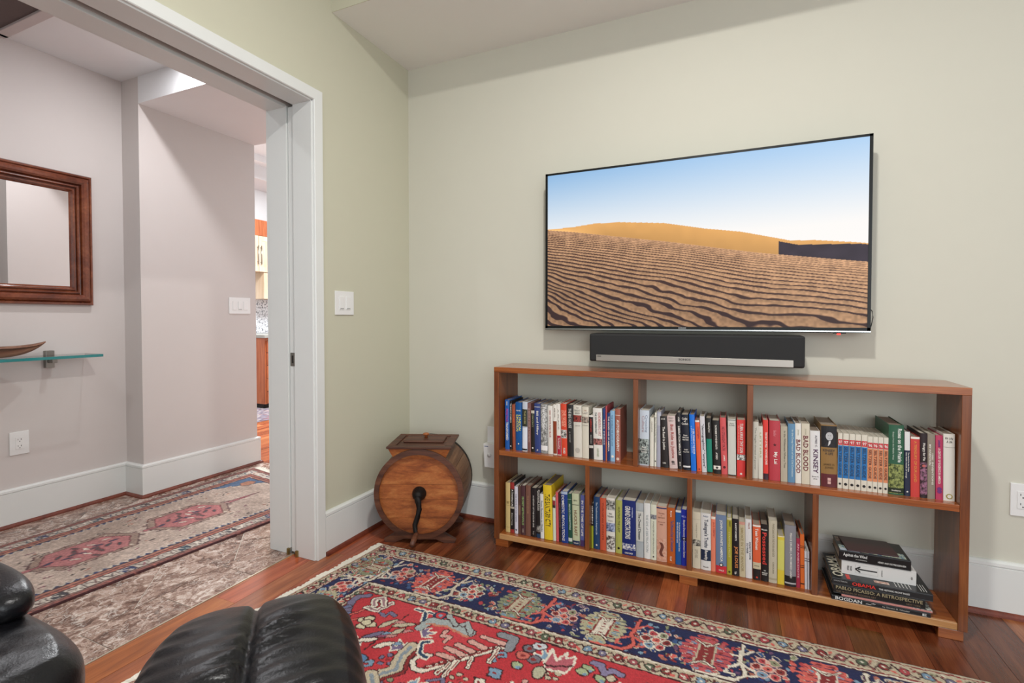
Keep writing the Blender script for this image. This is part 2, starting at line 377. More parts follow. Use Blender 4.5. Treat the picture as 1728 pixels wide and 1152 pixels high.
plate('white double rocker switch plate on the sage wall beside the doorway', (0, -.557, 1.229), PI / 2, .131, .120, 's2', 'switch_plate')
plate('white outlet plate at the right edge, on the wall beside the bookcase', (2.826, 0, .457), 0, .072, .126, 'outlet')
af = empty('air_freshener', (.575, 0, .42)); tag(af, 'white plug-in air freshener in an outlet behind the left end of the bookcase', 'air freshener')
box('outlet_cover', PLAST, -.038, .038, -.006, 0, 0, .118, af, .002)
prism('body', PLAST, [(-.038, .03), (-.030, -.10), (.030, -.10), (.038, .03)], 'y', -.055, -.006, af)
box('vent_slot', plain('vent_blue', (60, 80, 130), .5), -.030, -.008, -.0558, -.0548, .015, .019, af)
tube('dial', PLAST, [(.0, -.055, -.03), (0, -.060, -.03)], .012, af, 16)
VFM = plain('vent_frame_paint', (196, 186, 184), .5)
ve = empty('ceiling_vent', (-1.5, -1.7, 2.684)); tag(ve, 'dark grey return air filter in a white frame on the hall ceiling', 'vent')
pbox('filter_panel', plain('filter_grey', (96, 84, 82), .9, bump=.4, bs=90), (-1.76, -1.30, -2.2, -1.20, 2.676, 2.684), ve)
pbox('vent_frame', VFM, (-1.79, -1.27, -1.20, -1.15, 2.664, 2.684), ve, .003)
pbox('vent_frame', VFM, (-1.79, -1.27, -2.25, -2.2, 2.664, 2.684), ve, .003)
pbox('vent_frame', VFM, (-1.81, -1.76, -2.25, -1.15, 2.664, 2.684), ve, .003)
pbox('vent_frame', VFM, (-1.30, -1.25, -2.25, -1.15, 2.664, 2.684), ve, .003)
cb = tube('loose_cable', plain('cable_white', (205, 200, 188), .5), [(2.60, -.030, .17), (2.62, -.030, .150), (2.640, -.034, .125), (2.650, -.040, .110)], [.0025, .0025, .004, .0045]); tag(cb, 'short white cable end hanging by the baseboard right of the bookcase', 'cable')

# ------------------------------------------------------------------ kitchen glimpsed through the doorway
KR = wood('kitchen_cherry', (150, 78, 48), (186, 106, 66), (208, 130, 86), (14, 14, 1), .35, 2.0)
KM = wood('kitchen_maple', (218, 186, 150), (230, 204, 172), (240, 220, 194), (14, 14, 1), .4, 1.6)
GRAN = plain('granite_grey', (150, 152, 146), .3, bump=.1, bs=120, var=.4)
def pull(p, x, y, z0, z1):
    tube('handle', STEEL, [(x, y, z0), (x, y, z1)], .006, p, 8)
for i, y0 in enumerate((1.41, 2.03, 2.65)):
    c = empty('upper_cabinet', (-4.5, y0, 1.80))
    tag(c, ['pale maple upper kitchen cabinet hidden behind the hall wall corner', 'pale maple two-door upper kitchen cabinet seen through the doorway gap', 'pale maple upper kitchen cabinet hidden behind the pocket door jamb'][i], 'cabinet', 'kitchen upper cabinets')
    box('body', KM, 0, .29, 0, .615, 0, .50, c)
    box('crown', KR, 0, .31, 0, .615, .50, .72, c, .004)
    for q in (0, 1):
        d = box('door', KM, .29, .309, .31 * q + .003, .31 * q + .305, .004, .496, c, .002)
        boxes('stile', KM, [(.309, .314, .31 * q + .003, .31 * q + .055, .004, .496), (.309, .314, .31 * q + .253, .31 * q + .305, .004, .496), (.309, .314, .31 * q + .055, .31 * q + .253, .004, .07), (.309, .314, .31 * q + .055, .31 * q + .253, .43, .496)], d)
        yh = .285 if q == 0 else .335
        h = tube('handle', STEEL, [(.338, yh, .10), (.338, yh, .36)], .006, d, 8)
        for zz in (.13, .33): box('handle_post', STEEL, .31, .338, yh - .004, yh + .004, zz, zz + .008, d)
hc = empty('hood_panel', (-4.5, 2.43, 1.43)); tag(hc, 'maple wood panel hanging below the upper cabinets in the kitchen', 'cabinet')
box('side_panel', KM, 0, .30, 0, .42, 0, .369, hc, .003)
def splash():
    t = NT('backsplash_mosaic'); v = t.coords((1, 1, 1)); vo = t.n('ShaderNodeTexVoronoi', Scale=26.0); t.l(v, vo.inputs['Vector'])
    t.l(t.ramp(t.noise(v, 40, 3), [(.38, (120, 122, 128)), (.5, (225, 228, 232)), (.8, (245, 246, 248))]), t.b.inputs['Base Color']); t.b.inputs['Roughness'].default_value = .2; return t.m
SPL = splash(); bs = struct(box('wall_backsplash', plain('grout_white', (215, 215, 215), .8), -4.52, -4.508, 1.5, 3.6, .90, 1.85))
for k in range(7):
    for j in range(6): box('tile', SPL, -4.51, -4.502, 1.62 + k * .205, 1.822 + k * .205, .945 + j * .15, 1.092 + j * .15, bs)
tag(box('kitchen_worktop', GRAN, -4.50, -4.17, 1.5, 3.6, .900, .935, None, .004), 'grey granite worktop on the cherry base cabinets along the kitchen wall', 'worktop')
for i, y0 in enumerate((1.64, 2.24, 2.84)):
    c = empty('base_cabinet', (-4.5, y0, 0))
    tag(c, ['cherry base cabinet at the left, behind the hall wall corner', 'cherry base cabinet with drawer over door, seen beside the kitchen island', 'cherry base cabinet farthest right along the kitchen wall'][i], 'cabinet', 'kitchen base cabinets')
    box('body', KR, 0, .29, 0, .598, .10, .90, c); box('toe_kick', DARK, 0, .23, 0, .598, 0, .10, c)
    d = box('drawer', KR, .29, .31, .01, .588, .74, .88, c, .002); box('drawer_panel', KR, .31, .314, .05, .548, .765, .855, d)
    d = box('door', KR, .29, .308, .01, .588, .12, .72, c, .002)
    boxes('stile', KR, [(.308, .314, .01, .08, .12, .72), (.308, .314, .518, .588, .12, .72), (.308, .314, .08, .518, .12, .20), (.308, .314, .08, .518, .64, .72)], d)
isl = empty('kitchen_island', (-4.0, 1.95, -.0)); tag(isl, 'cherry kitchen island with stacked drawers under a pale granite top', 'island')
box('body', KR, 0, .38, 0, .60, .06, .905, isl); box('toe_kick', DARK, .02, .33, .02, .58, 0, .06, isl); box('granite_top', GRAN, -.03, .43, -.04, .62, .905, .945, isl, .004)
zz = .07
for hh_ in (.155, .165, .165, .165, .155):
    d = box('drawer', KR, .38, .40, .02, .58, zz, zz + hh_ - .008, isl, .002); tube('handle', STEEL, [(.415, .06, zz + hh_ * .6), (.415, .30, zz + hh_ * .6)], .005, d, 8); zz += hh_
    
# ------------------------------------------------------------------ painting helpers (numpy canvas -> coloured mesh)
def vnoise(w, h, cell, seed=0):
    r = np.random.default_rng(seed); gw, gh = int(w / cell) + 3, int(h / cell) + 3; g = r.random((gh, gw))
    x = np.arange(w) / cell; y = np.arange(h) / cell; xi = x.astype(int); yi = y.astype(int); fx = x - xi; fy = y - yi
    fx = fx * fx * (3 - 2 * fx); fy = fy * fy * (3 - 2 * fy)
    a = g[yi][:, xi]; b = g[yi][:, xi + 1]; c = g[yi + 1][:, xi]; d = g[yi + 1][:, xi + 1]
    return (a * (1 - fx) + b * fx) * (1 - fy)[:, None] + (c * (1 - fx) + d * fx) * fy[:, None]
def hexc(c): return np.array([int(c[i:i + 2], 16) / 255 for i in (0, 2, 4)]) if isinstance(c, str) else np.array(c) / 255.
class Canvas:
    def __init__(s, L, Wd, res, base, wob=.004, seed=1):
        s.res = res; s.nx = int(round(L / res)) + 1; s.ny = int(round(Wd / res)) + 1
        s.im = np.tile(hexc(base), (s.ny, s.nx, 1)).astype(float); X, Y = np.meshgrid(np.arange(s.nx) * res, np.arange(s.ny) * res)
        s.X0, s.Y0 = X, Y; s.X = X + (vnoise(s.nx, s.ny, 3.2, seed) - .5) * wob * 2; s.Y = Y + (vnoise(s.nx, s.ny, 3.2, seed + 1) - .5) * wob * 2
    def sl(s, x0, x1, y0, y1):
        m = .012; a = max(0, int((x0 - m) / s.res)); b = min(s.nx, int((x1 + m) / s.res) + 2); c = max(0, int((y0 - m) / s.res)); d = min(s.ny, int((y1 + m) / s.res) + 2)
        return (slice(c, max(c, d)), slice(a, max(a, b)))
    def put(s, k, mask, c): s.im[k][mask] = hexc(c)
    def ell(s, x, y, rx, ry, c, rot=0, out=None, ow=.005):
        k = s.sl(x - rx - ry - ow, x + rx + ry + ow, y - rx - ry - ow, y + rx + ry + ow); dx = s.X[k] - x; dy = s.Y[k] - y; ca, sa = math.cos(rot), math.sin(rot)
        u = dx * ca + dy * sa; v = -dx * sa + dy * ca
        if out is not None: s.put(k, (u / (rx + ow)) ** 2 + (v / (ry + ow)) ** 2 < 1, out)
        s.put(k, (u / rx) ** 2 + (v / ry) ** 2 < 1, c)
    def rect(s, x0, x1, y0, y1, c): k = s.sl(x0, x1, y0, y1); s.put(k, (s.X[k] > x0) & (s.X[k] < x1) & (s.Y[k] > y0) & (s.Y[k] < y1), c)
    def line(s, pts, w, c, out=None, ow=.004):
        for ww, cc in (((w + 2 * ow, out), (w, c)) if out is not None else ((w, c),)):
            for (x0, y0), (x1, y1) in zip(pts[:-1], pts[1:]):
                k = s.sl(min(x0, x1) - ww, max(x0, x1) + ww, min(y0, y1) - ww, max(y0, y1) + ww); dx, dy = x1 - x0, y1 - y0; L2 = dx * dx + dy * dy + 1e-12
                t = np.clip(((s.X[k] - x0) * dx + (s.Y[k] - y0) * dy) / L2, 0, 1); d = np.hypot(s.X[k] - x0 - t * dx, s.Y[k] - y0 - t * dy); s.put(k, d < ww / 2, cc)
    def poly(s, pts, c, out=None, ow=.005):
        xs = [p[0] for p in pts]; ys = [p[1] for p in pts]; k = s.sl(min(xs), max(xs), min(ys), max(ys)); X, Y = s.X[k], s.Y[k]; ins = np.zeros(X.shape, bool)
        for i in range(len(pts)):
            (x0, y0), (x1, y1) = pts[i], pts[(i + 1) % len(pts)]
            if y0 == y1: continue
            cnd = ((y0 > Y) != (y1 > Y)) & (X < (x1 - x0) * (Y - y0) / (y1 - y0) + x0); ins ^= cnd
        s.put(k, ins, c)
        if out is not None: s.line(list(pts) + [pts[0]], ow, out)
def paint_mesh(name, im, pos, mat, parent=None):
    ny, nx = im.shape[:2]; me = bpy.data.meshes.new(name); n = nx * ny; me.vertices.add(n); me.vertices.foreach_set('co', pos.reshape(-1).astype(np.float32))
    idx = np.arange(n).reshape(ny, nx); q = np.stack([idx[:-1, :-1], idx[1:, :-1], idx[1:, 1:], idx[:-1, 1:]], -1).reshape(-1, 4)
    me.loops.add(q.size); me.loops.foreach_set('vertex_index', q.reshape(-1).astype(np.int32)); me.polygons.add(len(q))
    me.polygons.foreach_set('loop_start', np.arange(0, q.size, 4, dtype=np.int32)); me.polygons.foreach_set('loop_total', np.full(len(q), 4, np.int32))
    me.update(calc_edges=True); me.polygons.foreach_set('use_smooth', np.ones(len(q), bool))
    a = me.color_attributes.new('paint', 'FLOAT_COLOR', 'POINT'); lin = np.where(im <= .04045, im / 12.92, ((np.clip(im, 0, 1) + .055) / 1.055) ** 2.4)
    a.data.foreach_set('color', np.concatenate([lin, np.ones((ny, nx, 1))], -1).reshape(-1).astype(np.float32))
    return link(name, me, mat, parent)
def wool(name):
    t = NT(name); vc = t.n('ShaderNodeVertexColor'); vc.layer_name = 'paint'; t.b.inputs['Roughness'].default_value = .95; t.b.inputs['Specular IOR Level'].default_value = .12
    t.b.inputs['Sheen Weight'].default_value = .15; v = t.coords(); n = t.noise(v, 260, 3, .7); t.l(t.mix(.45, vc.outputs[0], t.ramp(n, [(.3, (150, 150, 150)), (.7, (255, 255, 255))]), 'MULTIPLY'), t.b.inputs['Base Color']); t.bump(n, .5, .004); return t.m
WOOL = wool('rug_wool')

# ------------------------------------------------------------------ big red persian rug
NAVY, RED, CRM, SAL, BRN, SKY, LAV, OLV, WHT, RST = '1c2350', 'c2383f', 'c6b99f', 'd9665c', '3f1518', '7f9db4', '77708c', '8f9474', 'e6ddcb', '8c2c2c'
RL, RW = 3.0, 2.0
C = Canvas(RL, RW, .004, RED, .0035, 11)
X, Y = C.X, C.Y; D = np.minimum(np.minimum(Y, RW - Y), np.minimum(X, RL - X) / .66)
abr = vnoise(C.nx, C.ny, 60, 3)[..., None]; C.im += (abr - .5) * .09
for a, b, c in ((-1, .006, BRN), (.006, .014, CRM), (.014, .020, RST), (.020, .088, CRM), (.088, .094, RST), (.094, .100, WHT), (.100, .106, BRN), (.106, .318, NAVY), (.318, .324, BRN), (.324, .330, WHT), (.330, .385, CRM), (.385, .391, BRN)):
    C.im[(D >= a) & (D < b)] = hexc(c)
def side(kind):
    """iterate border segments: (map(s,d)->xy, length, scale)"""
    if kind == 'top': return (lambda s, d: (s, d)), RL, 1
    if kind == 'bottom': return (lambda s, d: (s, RW - d)), RL, 1
    if kind == 'left': return (lambda s, d: (d * .66, s)), RW, .66
    return (lambda s, d: (RL - d * .66, s)), RW, .66
for kd in ('top', 'bottom', 'left', 'right'):
    f, LL, sc = side(kd)
    for (d0, d1, st, sd) in ((.022, .086, .058, 0), (.332, .383, .052, 1)):
        e0 = d0 * (.66 if kd in ('top', 'bottom') else 1); s = e0 + .03; i = 0
        while s < LL - e0 - .02:
            m = (d0 + d1) / 2; hw = (d1 - d0) / 2; cc = [RST, 'a4545a', LAV, 'b0444a', '56644c', RST, SKY][(i * 3 + sd) % 7]
            C.line([f(s - st / 2, m + hw * .7 * (1 if i % 2 else -1)), f(s - st / 4, m), f(s, m - hw * .75 * (1 if i % 2 else -1)), f(s + st / 4, m + hw * .1), f(s + st / 2, m + hw * .7 * (-1 if i % 2 else 1))], .005, BRN)
            x, y = f(s, m); C.ell(x, y, .014, .012 * (sc if kd in ('left', 'right') else 1) + .003, cc, out='352020', ow=.004); C.ell(x, y, .005, .005, WHT)
            for hh in range(5): C.ell(*f(s + random.uniform(-.4, .5) * st, m + random.uniform(-.95, .95) * hw), .0055, .0035, random.choice(['5a2a26', '8c4a44', '6a5a44', '9a5a60', 'ddd2bf']), rot=random.uniform(0, 3))
            x, y = f(s + st * .45, m + hw * .45 * (1 if i % 2 else -1)); C.ell(x, y, .010, .005, [RST, 'b05a50', SAL][i % 3], rot=.8 if i % 2 else -.8)
            x, y = f(s + st * .3, m - hw * .6 * (1 if i % 2 else -1)); C.ell(x, y, .006, .004, ['7a4a4a', OLV][i % 2])
            s += st; i += 1
    # small filler blossoms on navy
    for q in range(int(LL / .0028)):
        s_ = random.uniform(.03, LL - .03); d_ = random.uniform(.118, .308); x, y = f(s_, d_)
        if min(x, RL - x) / .66 < .106 or min(y, RW - y) < .106: continue
        C.ell(x, y, random.uniform(.006, .014), random.uniform(.004, .009), random.choice([RST, 'b8434a', SAL, SKY, '6b4a6a', 'b06a58', '3c5a8a', NAVY, '2a3f78', OLV]), rot=random.uniform(0, 3), out=random.choice([None, None, 'd9ccb8', '141838']), ow=.003)
    cen = [.10, .45, .853, 1.193, 1.545, 1.90, 2.25, 2.60, 2.92] if kd in ('top', 'bottom') else [.21, .52, .85, 1.18, 1.50, 1.79]
    for i, s0 in enumerate(cen):
        m = .212; A = (i % 2 == (1 if kd in ('top', 'bottom') else 0))
        if i == 0 and kd in ('top', 'bottom'): A = True
        def P(u, v): return f(s0 + u, m + v)
        # branching vine to next motif
        vc_ = [WHT, 'd9ccb8', SAL, SAL, WHT][i % 5]
        for dx in (.115,):
            C.line([P(dx, -.095), P(dx - .01, 0), P(dx + .012, .06), P(dx - .02, .098), P(dx - .13, .100)], .012, vc_, BRN, .003)
            C.line([P(dx - .045, .045), P(dx - .01, .012), P(dx + .04, .03), P(dx + .045, .055), P(dx + .02, .06)], .010, vc_)
            C.line([P(dx - .05, -.03), P(dx - .01, -.03), P(dx + .03, -.075)], .009, vc_)
            C.line([P(dx - .045, .045), P(dx - .05, .07), P(dx - .03, .07)], .009, vc_)
        # rosette cluster halfway
        cx, cy = .19, .0
        for q in range(7):
            a = q * 2 * PI / 6; rr = .036 if q < 6 else 0
            x, y = P(cx + rr * math.cos(a) * (1 if sc == 1 else .9), cy + rr * 1.15 * math.sin(a)); C.ell(x, y, .0135, .0135, [RST, 'c44a4e', SKY, RST, 'b8434a', OLV, SAL][q], out=WHT if i % 2 else 'e0b8a8', ow=.005)
            C.ell(x, y, .0045, .0045, '4a1a1e')
        # palmette
        body, inn, bar = [(OLV, RST, CRM), ('b9b493', RST, WHT), ('c2565a', CRM, RST), (SAL, WHT, RST)][(i * 3 + (0 if A else 2)) % 4]
        for q in range(9):
            v = -.088 + q * .022; hw = [.030, .052, .066, .074, .078, .074, .066, .052, .030][q]
            for sgn in (-1, 1):
                pl = [P(0, v - .009), P(sgn * hw, v - .012), P(sgn * (hw + .010), v - .002), P(sgn * hw, v + .007), P(0, v + .010)]
                C.poly(pl, [body, body, 'a8a0a0' if q % 3 == 1 else body][q % 3]); C.ell(*P(sgn * hw * .62, v), .010, .005, [RST, SAL, SKY][q % 3])
        C.poly([P(-.022, -.055), P(.03, -.06), P(.024, .055), P(-.030, .06)], bar, inn, .007)
        for q in range(5): C.ell(*P(0, -.036 + q * .018), .006, .003, inn)
        C.line([P(-.036, -.066), P(0, -.04), P(.04, -.07)], .006, WHT, BRN, .003); C.line([P(-.038, .07), P(0, .045), P(.034, .066)], .006, WHT, BRN, .003)
MOT = [('comb', [(0.29, 0.412), (0.259, 0.431), (0.263, 0.47), (0.288, 0.516), (0.34, 0.583), (0.379, 0.64), (0.32, 0.642)]), ('tooth', [(0.312, 0.551), (0.267, 0.598)]), ('tooth', [(0.341, 0.587), (0.297, 0.623)]), ('ptooth', [(0.326, 0.545), (0.344, 0.5)]), ('ptooth', [(0.351, 0.578), (0.369, 0.552)]), ('wL', [(0.347, 0.481), (0.397, 0.481), (0.411, 0.418)]), ('wU', [(0.361, 0.46), (0.332, 0.419), (0.355, 0.403), (0.394, 0.441)]), ('fl', [(0.392, 0.551), (0.409, 0.535), (0.414, 0.584), (0.439, 0.564), (0.415, 0.56)]), ('stem', [(0.519, 0.683), (0.52, 0.45)]), ('leaf', [(0.549, 0.564), (0.559, 0.636), (0.548, 0.515), (0.516, 0.61), (0.49, 0.606), (0.488, 0.638), (0.491, 0.532)]), ('T', [(0.523, 0.411), (0.595, 0.412)]), ('T', [(0.567, 0.415), (0.594, 0.461)]), ('ring', [(0.631, 0.409)]), ('hook', [(0.609, 0.505), (0.619, 0.45), (0.689, 0.436), (0.792, 0.455)]), ('hook2', [(0.66, 0.396), (0.717, 0.436)]), ('hook2', [(0.737, 0.423), (0.747, 0.406), (0.79, 0.456)]), ('dout', [(0.734, 0.615), (0.705, 0.625), (0.697, 0.666), (0.725, 0.693), (0.76, 0.686), (0.815, 0.616), (0.934, 0.465)]), ('axis', [(0.756, 0.666), (0.93, 0.456)]), ('dt', [(0.755, 0.599), (0.808, 0.596)]), ('dt', [(0.761, 0.557), (0.827, 0.567)]), ('dt', [(0.785, 0.528), (0.851, 0.538)]), ('dt', [(0.812, 0.493), (0.879, 0.505)]), ('dt', [(0.843, 0.453), (0.926, 0.458)]), ('leg', [(0.813, 0.621), (0.802, 0.677)]), ('leg', [(0.83, 0.6), (0.827, 0.678)]), ('leg', [(0.866, 0.567), (0.875, 0.612)]), ('leg', [(0.919, 0.486), (0.924, 0.558)]), ('med', [(0.649, 0.604), (0.651, 0.659), (0.675, 0.721), (0.627, 0.777)]), ('nring', [(0.691, 0.555), (0.67, 0.572), (0.694, 0.619), (0.729, 0.631)]), ('bl', [(0.502, 0.766), (0.533, 0.726)]), ('cr', [(0.503, 0.729)]), ('gb', [(0.892, 0.415), (0.943, 0.416), (0.953, 0.475)]), ('wp', [(1.091, 0.492), (1.08, 0.41), (1.119, 0.46), (1.132, 0.407), (1.145, 0.435), (1.164, 0.413), (1.174, 0.461), (1.162, 0.503), (1.093, 0.51)]), ('gf', [(1.014, 0.44), (1.049, 0.485), (1.009, 0.483), (1.037, 0.415)]), ('lav', [(1.229, 0.417), (1.254, 0.419), (1.277, 0.452), (1.296, 0.425), (1.325, 0.436)]), ('tul', [(1.011, 0.534), (1.221, 0.452), (1.211, 0.475), (1.268, 0.48)]), ('dia', [(1.299, 0.463)]), ('tri', [(1.089, 0.536)])]
def motifs(T_):
    for k, p in MOT:
        p = [T_(*q) for q in p]
        if k == 'comb': C.line(p, .026, LAV, BRN)
        elif k == 'tooth': C.line([(a - .03, b - .05) for a, b in p], .015, '6d7696', BRN); C.line([(a + .03, b + .045) for a, b in p], .015, '6d7696', BRN); C.line(p, .018, '6d7696', BRN)
        elif k == 'ptooth': C.line(p, .009, SAL, BRN)
        elif k in ('wL', 'wU'): C.line(p, .024, WHT, BRN); C.line(p, .010, 'a07a80')
        elif k == 'fl':
            for q in p: C.ell(*q, .019, .015, 'd8cfae', out=BRN)
        elif k == 'stem': C.line(p, .006, BRN)
        elif k == 'leaf':
            for i, q in enumerate(p): C.ell(q[0] + .028, q[1] - .02, .026, .007, ['c98a86', SKY, RST][i % 3], rot=-.5, out=BRN, ow=.003); C.ell(*q, .036, .010, [CRM, WHT, CRM, 'a05a78', LAV, WHT, CRM][i], rot=-1.1 + .25 * (i % 3), out=BRN)
        elif k == 'T': C.line(p, .011, '26405e', WHT, .005)
        elif k == 'ring': C.ell(*p[0], .018, .018, RED, out='22304e', ow=.010); C.ell(*p[0], .007, .007, SKY)
        elif k == 'hook': C.line(p, .034, 'a7b0ae', BRN); C.line([(a, b + .022) for a, b in p[1:]], .010, 'c9866a')
        elif k == 'hook2': C.line(p, .018, 'a7b0ae', BRN)
        elif k == 'dout': C.line(p, .016, WHT, BRN)
        elif k == 'axis':
            C.line(p, .020, RST); n = 26
            for i in range(n): t = i / n; C.ell(p[0][0] + (p[1][0] - p[0][0]) * t, p[0][1] + (p[1][1] - p[0][1]) * t, .003, .007, WHT if i % 2 else BRN, rot=.6)
        elif k == 'dt': C.line(p, .018, 'd7a79a', BRN)
        elif k == 'leg': C.line(p, .014, WHT, BRN); C.line(p, .004, RST)
        elif k == 'med': C.line(p, .044, CRM, BRN); C.line([(a + .030, b) for a, b in p], .010, RST, BRN); C.line(p, .012, '8c98a0')
        elif k == 'nring': C.line(p, .012, '24405c', WHT, .006)
        elif k == 'bl':
            for q in p: C.ell(*q, .026, .020, '5f87ad', out=BRN)
        elif k == 'cr': C.ell(*p[0], .024, .018, CRM, out=BRN)
        elif k == 'gb': C.line(p, .030, '8b8f94', BRN)
        elif k == 'wp': C.poly(p, 'b8606a', WHT, .009); C.line([p[0], (p[0][0] * .5 + p[7][0] * .5, p[0][1] - .005), p[6]], .008, BRN)
        elif k == 'gf':
            for i, q in enumerate(p): C.ell(*q, .022, .018, ['77737c', '77737c', 'c96a5e', 'cfd3d6'][i], out=BRN); C.ell(*q, .008, .008, RST)
        elif k == 'lav': C.line(p, .020, '8a80a0', BRN)
        elif k == 'tul':
            for q in p: C.ell(*q, .019, .014, 'a9b58c', rot=.5, out=BRN); C.ell(q[0] + .01, q[1] + .008, .008, .006, SKY)
        elif k == 'dia': C.poly([(p[0][0] - .02, p[0][1]), (p[0][0], p[0][1] - .02), (p[0][0] + .02, p[0][1]), (p[0][0], p[0][1] + .02)], CRM, BRN, .005)
        elif k == 'tri': C.ell(*p[0], .018, .028, 'b9b59a', out=BRN)
placed = []
occ = [q for k, p in MOT for q in p]
for q in range(2600):
    x, y = random.uniform(.33, RL - .33), random.uniform(.44, RW - .44); xm, ym = min(x, RL - x), min(y, RW - y)
    if any((a - x) ** 2 + (b - y) ** 2 < .052 ** 2 for a, b in placed) or any((a - xm) ** 2 + (b - ym) ** 2 < .040 ** 2 for a, b in occ): continue
    placed.append((x, y)); k = q % 6; a = random.choice([-.6, .6, .9, -.9]); ca, sa = math.cos(a), math.sin(a); r_ = random.uniform(.026, .036)
    def Q(u, v): return (x + (u * ca - v * sa) * r_, y + (u * sa + v * ca) * r_)
    c1 = random.choice([CRM, SKY, LAV, WHT, 'd7a79a', '8b8f94', OLV])
    if k == 0: C.line([Q(-1, -.6), Q(-.2, .4), Q(.5, -.5), Q(1.1, .5)], .012, c1, BRN, .003)
    elif k == 1:
        for j in range(5): C.ell(*Q(.7 * math.cos(j * 1.256), .7 * math.sin(j * 1.256)), .009, .007, c1, out=BRN, ow=.003)
        C.ell(x, y, .006, .006, RST)
    elif k == 2: C.poly([Q(-.9, .8), Q(-.9, -.4), Q(-.2, .1), Q(.1, -1), Q(.5, .1), Q(1, -.3), Q(.8, .8)], random.choice(['a4505c', '7a6a8c', SKY]), WHT, .006)
    elif k == 3:
        C.line([Q(-1.3, 0), Q(1.3, 0)], .006, BRN)
        for j in (-1, -.3, .4, 1): C.line([Q(j, 0), Q(j + .4, .8)], .008, c1, BRN, .002); C.line([Q(j, 0), Q(j + .4, -.8)], .008, c1, BRN, .002)
    elif k == 4: C.poly([Q(-1, 0), Q(0, -.8), Q(1, 0), Q(0, .8)], c1, BRN, .005); C.ell(x, y, .008, .006, RST)
    else: C.line([Q(-.8, .8), Q(-.8, -.6), Q(.6, -.6), Q(.6, .2), Q(-.1, .2)], .010, c1, BRN, .003)
motifs(lambda x, y: (x, y)); motifs(lambda x, y: (RL - x, y)); motifs(lambda x, y: (x, RW - y)); motifs(lambda x, y: (RL - x, RW - y))
for sg in (1, -1):
    zz0 = [(.62 + .11 * k, RW / 2 - sg * (.23 - (.10 if k % 2 else 0) * (1 if k not in (0, 16) else 0) - .0)) for k in range(17)]
    C.line(zz0, .040, CRM, BRN); C.line(zz0, .012, '8c98a0'); C.line([(a, b + sg * .035) for a, b in zz0], .012, RST, BRN)
C.ell(RL / 2, RW / 2, .34, .20, NAVY, out=CRM, ow=.03)
for q in range(60): C.ell(RL / 2 + random.uniform(-.27, .27), RW / 2 + random.uniform(-.13, .13), random.uniform(.01, .025), .009, random.choice([SAL, CRM, SKY, RST, OLV]), rot=random.uniform(0, 3), out=BRN, ow=.003)
C.im = np.clip(C.im * (1 + (rng.random((C.ny, C.nx, 1)) - .5) * .16), 0, 1)
xx = .195 + C.X0 + .10 * (-C.Y0) * (1 - C.X0 / RL) + .004 * np.sin(C.Y0 * 9); yv = -.502 - C.Y0 + .006 * np.sin(C.X0 * 3.1)
zz_ = .0075 + .0012 * (vnoise(C.nx, C.ny, 40, 8) - .5) + rng.random((C.ny, C.nx)) * .0006
edge = (C.Y0 < .003) | (C.X0 < .003) | (C.Y0 > RW - .003) | (C.X0 > RL - .003); zz_[edge] = .0005
rug = paint_mesh('persian_rug', C.im, np.stack([xx, yv, zz_], -1), WOOL)
tag(rug, 'large red and navy patterned wool rug with cream fringe in front of the bookcase', 'rug')
def fringe(parent, pts, dirv, ln, mat, w=.006, step=.0065, name='fringe'):
    v = []; f = []
    (ax, ay), (bx, by) = pts; L_ = math.hypot(bx - ax, by - ay); n = int(L_ / step)
    for i in range(n):
        t = (i + random.uniform(-.3, .3)) / n; x, y = ax + (bx - ax) * t, ay + (by - ay) * t; l = ln * (random.uniform(.88, 1.12) + .12 * math.sin(t * L_ * 38)); sk = random.uniform(-.008, .008)
        tx, ty = (bx - ax) / L_ * w / 2, (by - ay) / L_ * w / 2; b = len(v); zt = random.uniform(.003, .0065)
        for q in (0, .5, 1):
            cx, cy = x + dirv[0] * l * q + sk * q * tx / w * 2, y + dirv[1] * l * q + sk * q
            v += [(cx - tx, cy - ty, .001), (cx, cy, zt * (1 - .5 * q)), (cx + tx, cy + ty, .001)]
        for q in (0, 1):
            for e in (0, 1): a = b + q * 3 + e; f.append((a, a + 1, a + 4, a + 3))
    o = link(name, pydata(v, f), mat, parent); o['kind'] = 'stuff'; return o
FRM = plain('fringe_cotton', (226, 220, 206), .95, var=.1)
fringe(rug, ((.197, -.502), (-.003, -2.502)), (-1, .12), .034, FRM, .013, .0055)
fringe(rug, ((3.195, -.502), (3.195, -2.502)), (1, .05), .042, FRM)

# ------------------------------------------------------------------ hall runner
R2L, R2W = 3.6, .93
BEI, PNK, BLU, BRD = 'b8a496', 'a8676a', '343f66', '7c4844'
K = Canvas(R2L, R2W, .005, BEI, .004, 31); X, Y = K.X, K.Y
K.im += (vnoise(K.nx, K.ny, 30, 4)[..., None] - .5) * .14
d = np.minimum(Y, R2W - Y); e = np.minimum(X, R2L - X); D = np.minimum(d, e)
def ck(c, st, a, b, s=0): K.im[(D >= a) & (D < b)] = hexc(c)
for a, b, c in ((-1, .008, '4a2b2c'), (.008, .03, '7d4c46'), (.03, .038, '99756a'), (.038, .046, '4f3030'), (.046, .098, 'c6bbae'), (.098, .106, '4f3030'), (.106, .122, 'a06052'), (.122, .134, '6a3f3c'), (.134, .15, 'a2705f'), (.15, .158, '4a3438')): ck(c, 0, a, b)
def ks(s, d_, far): return (s, R2W - d_) if far else (s, d_)
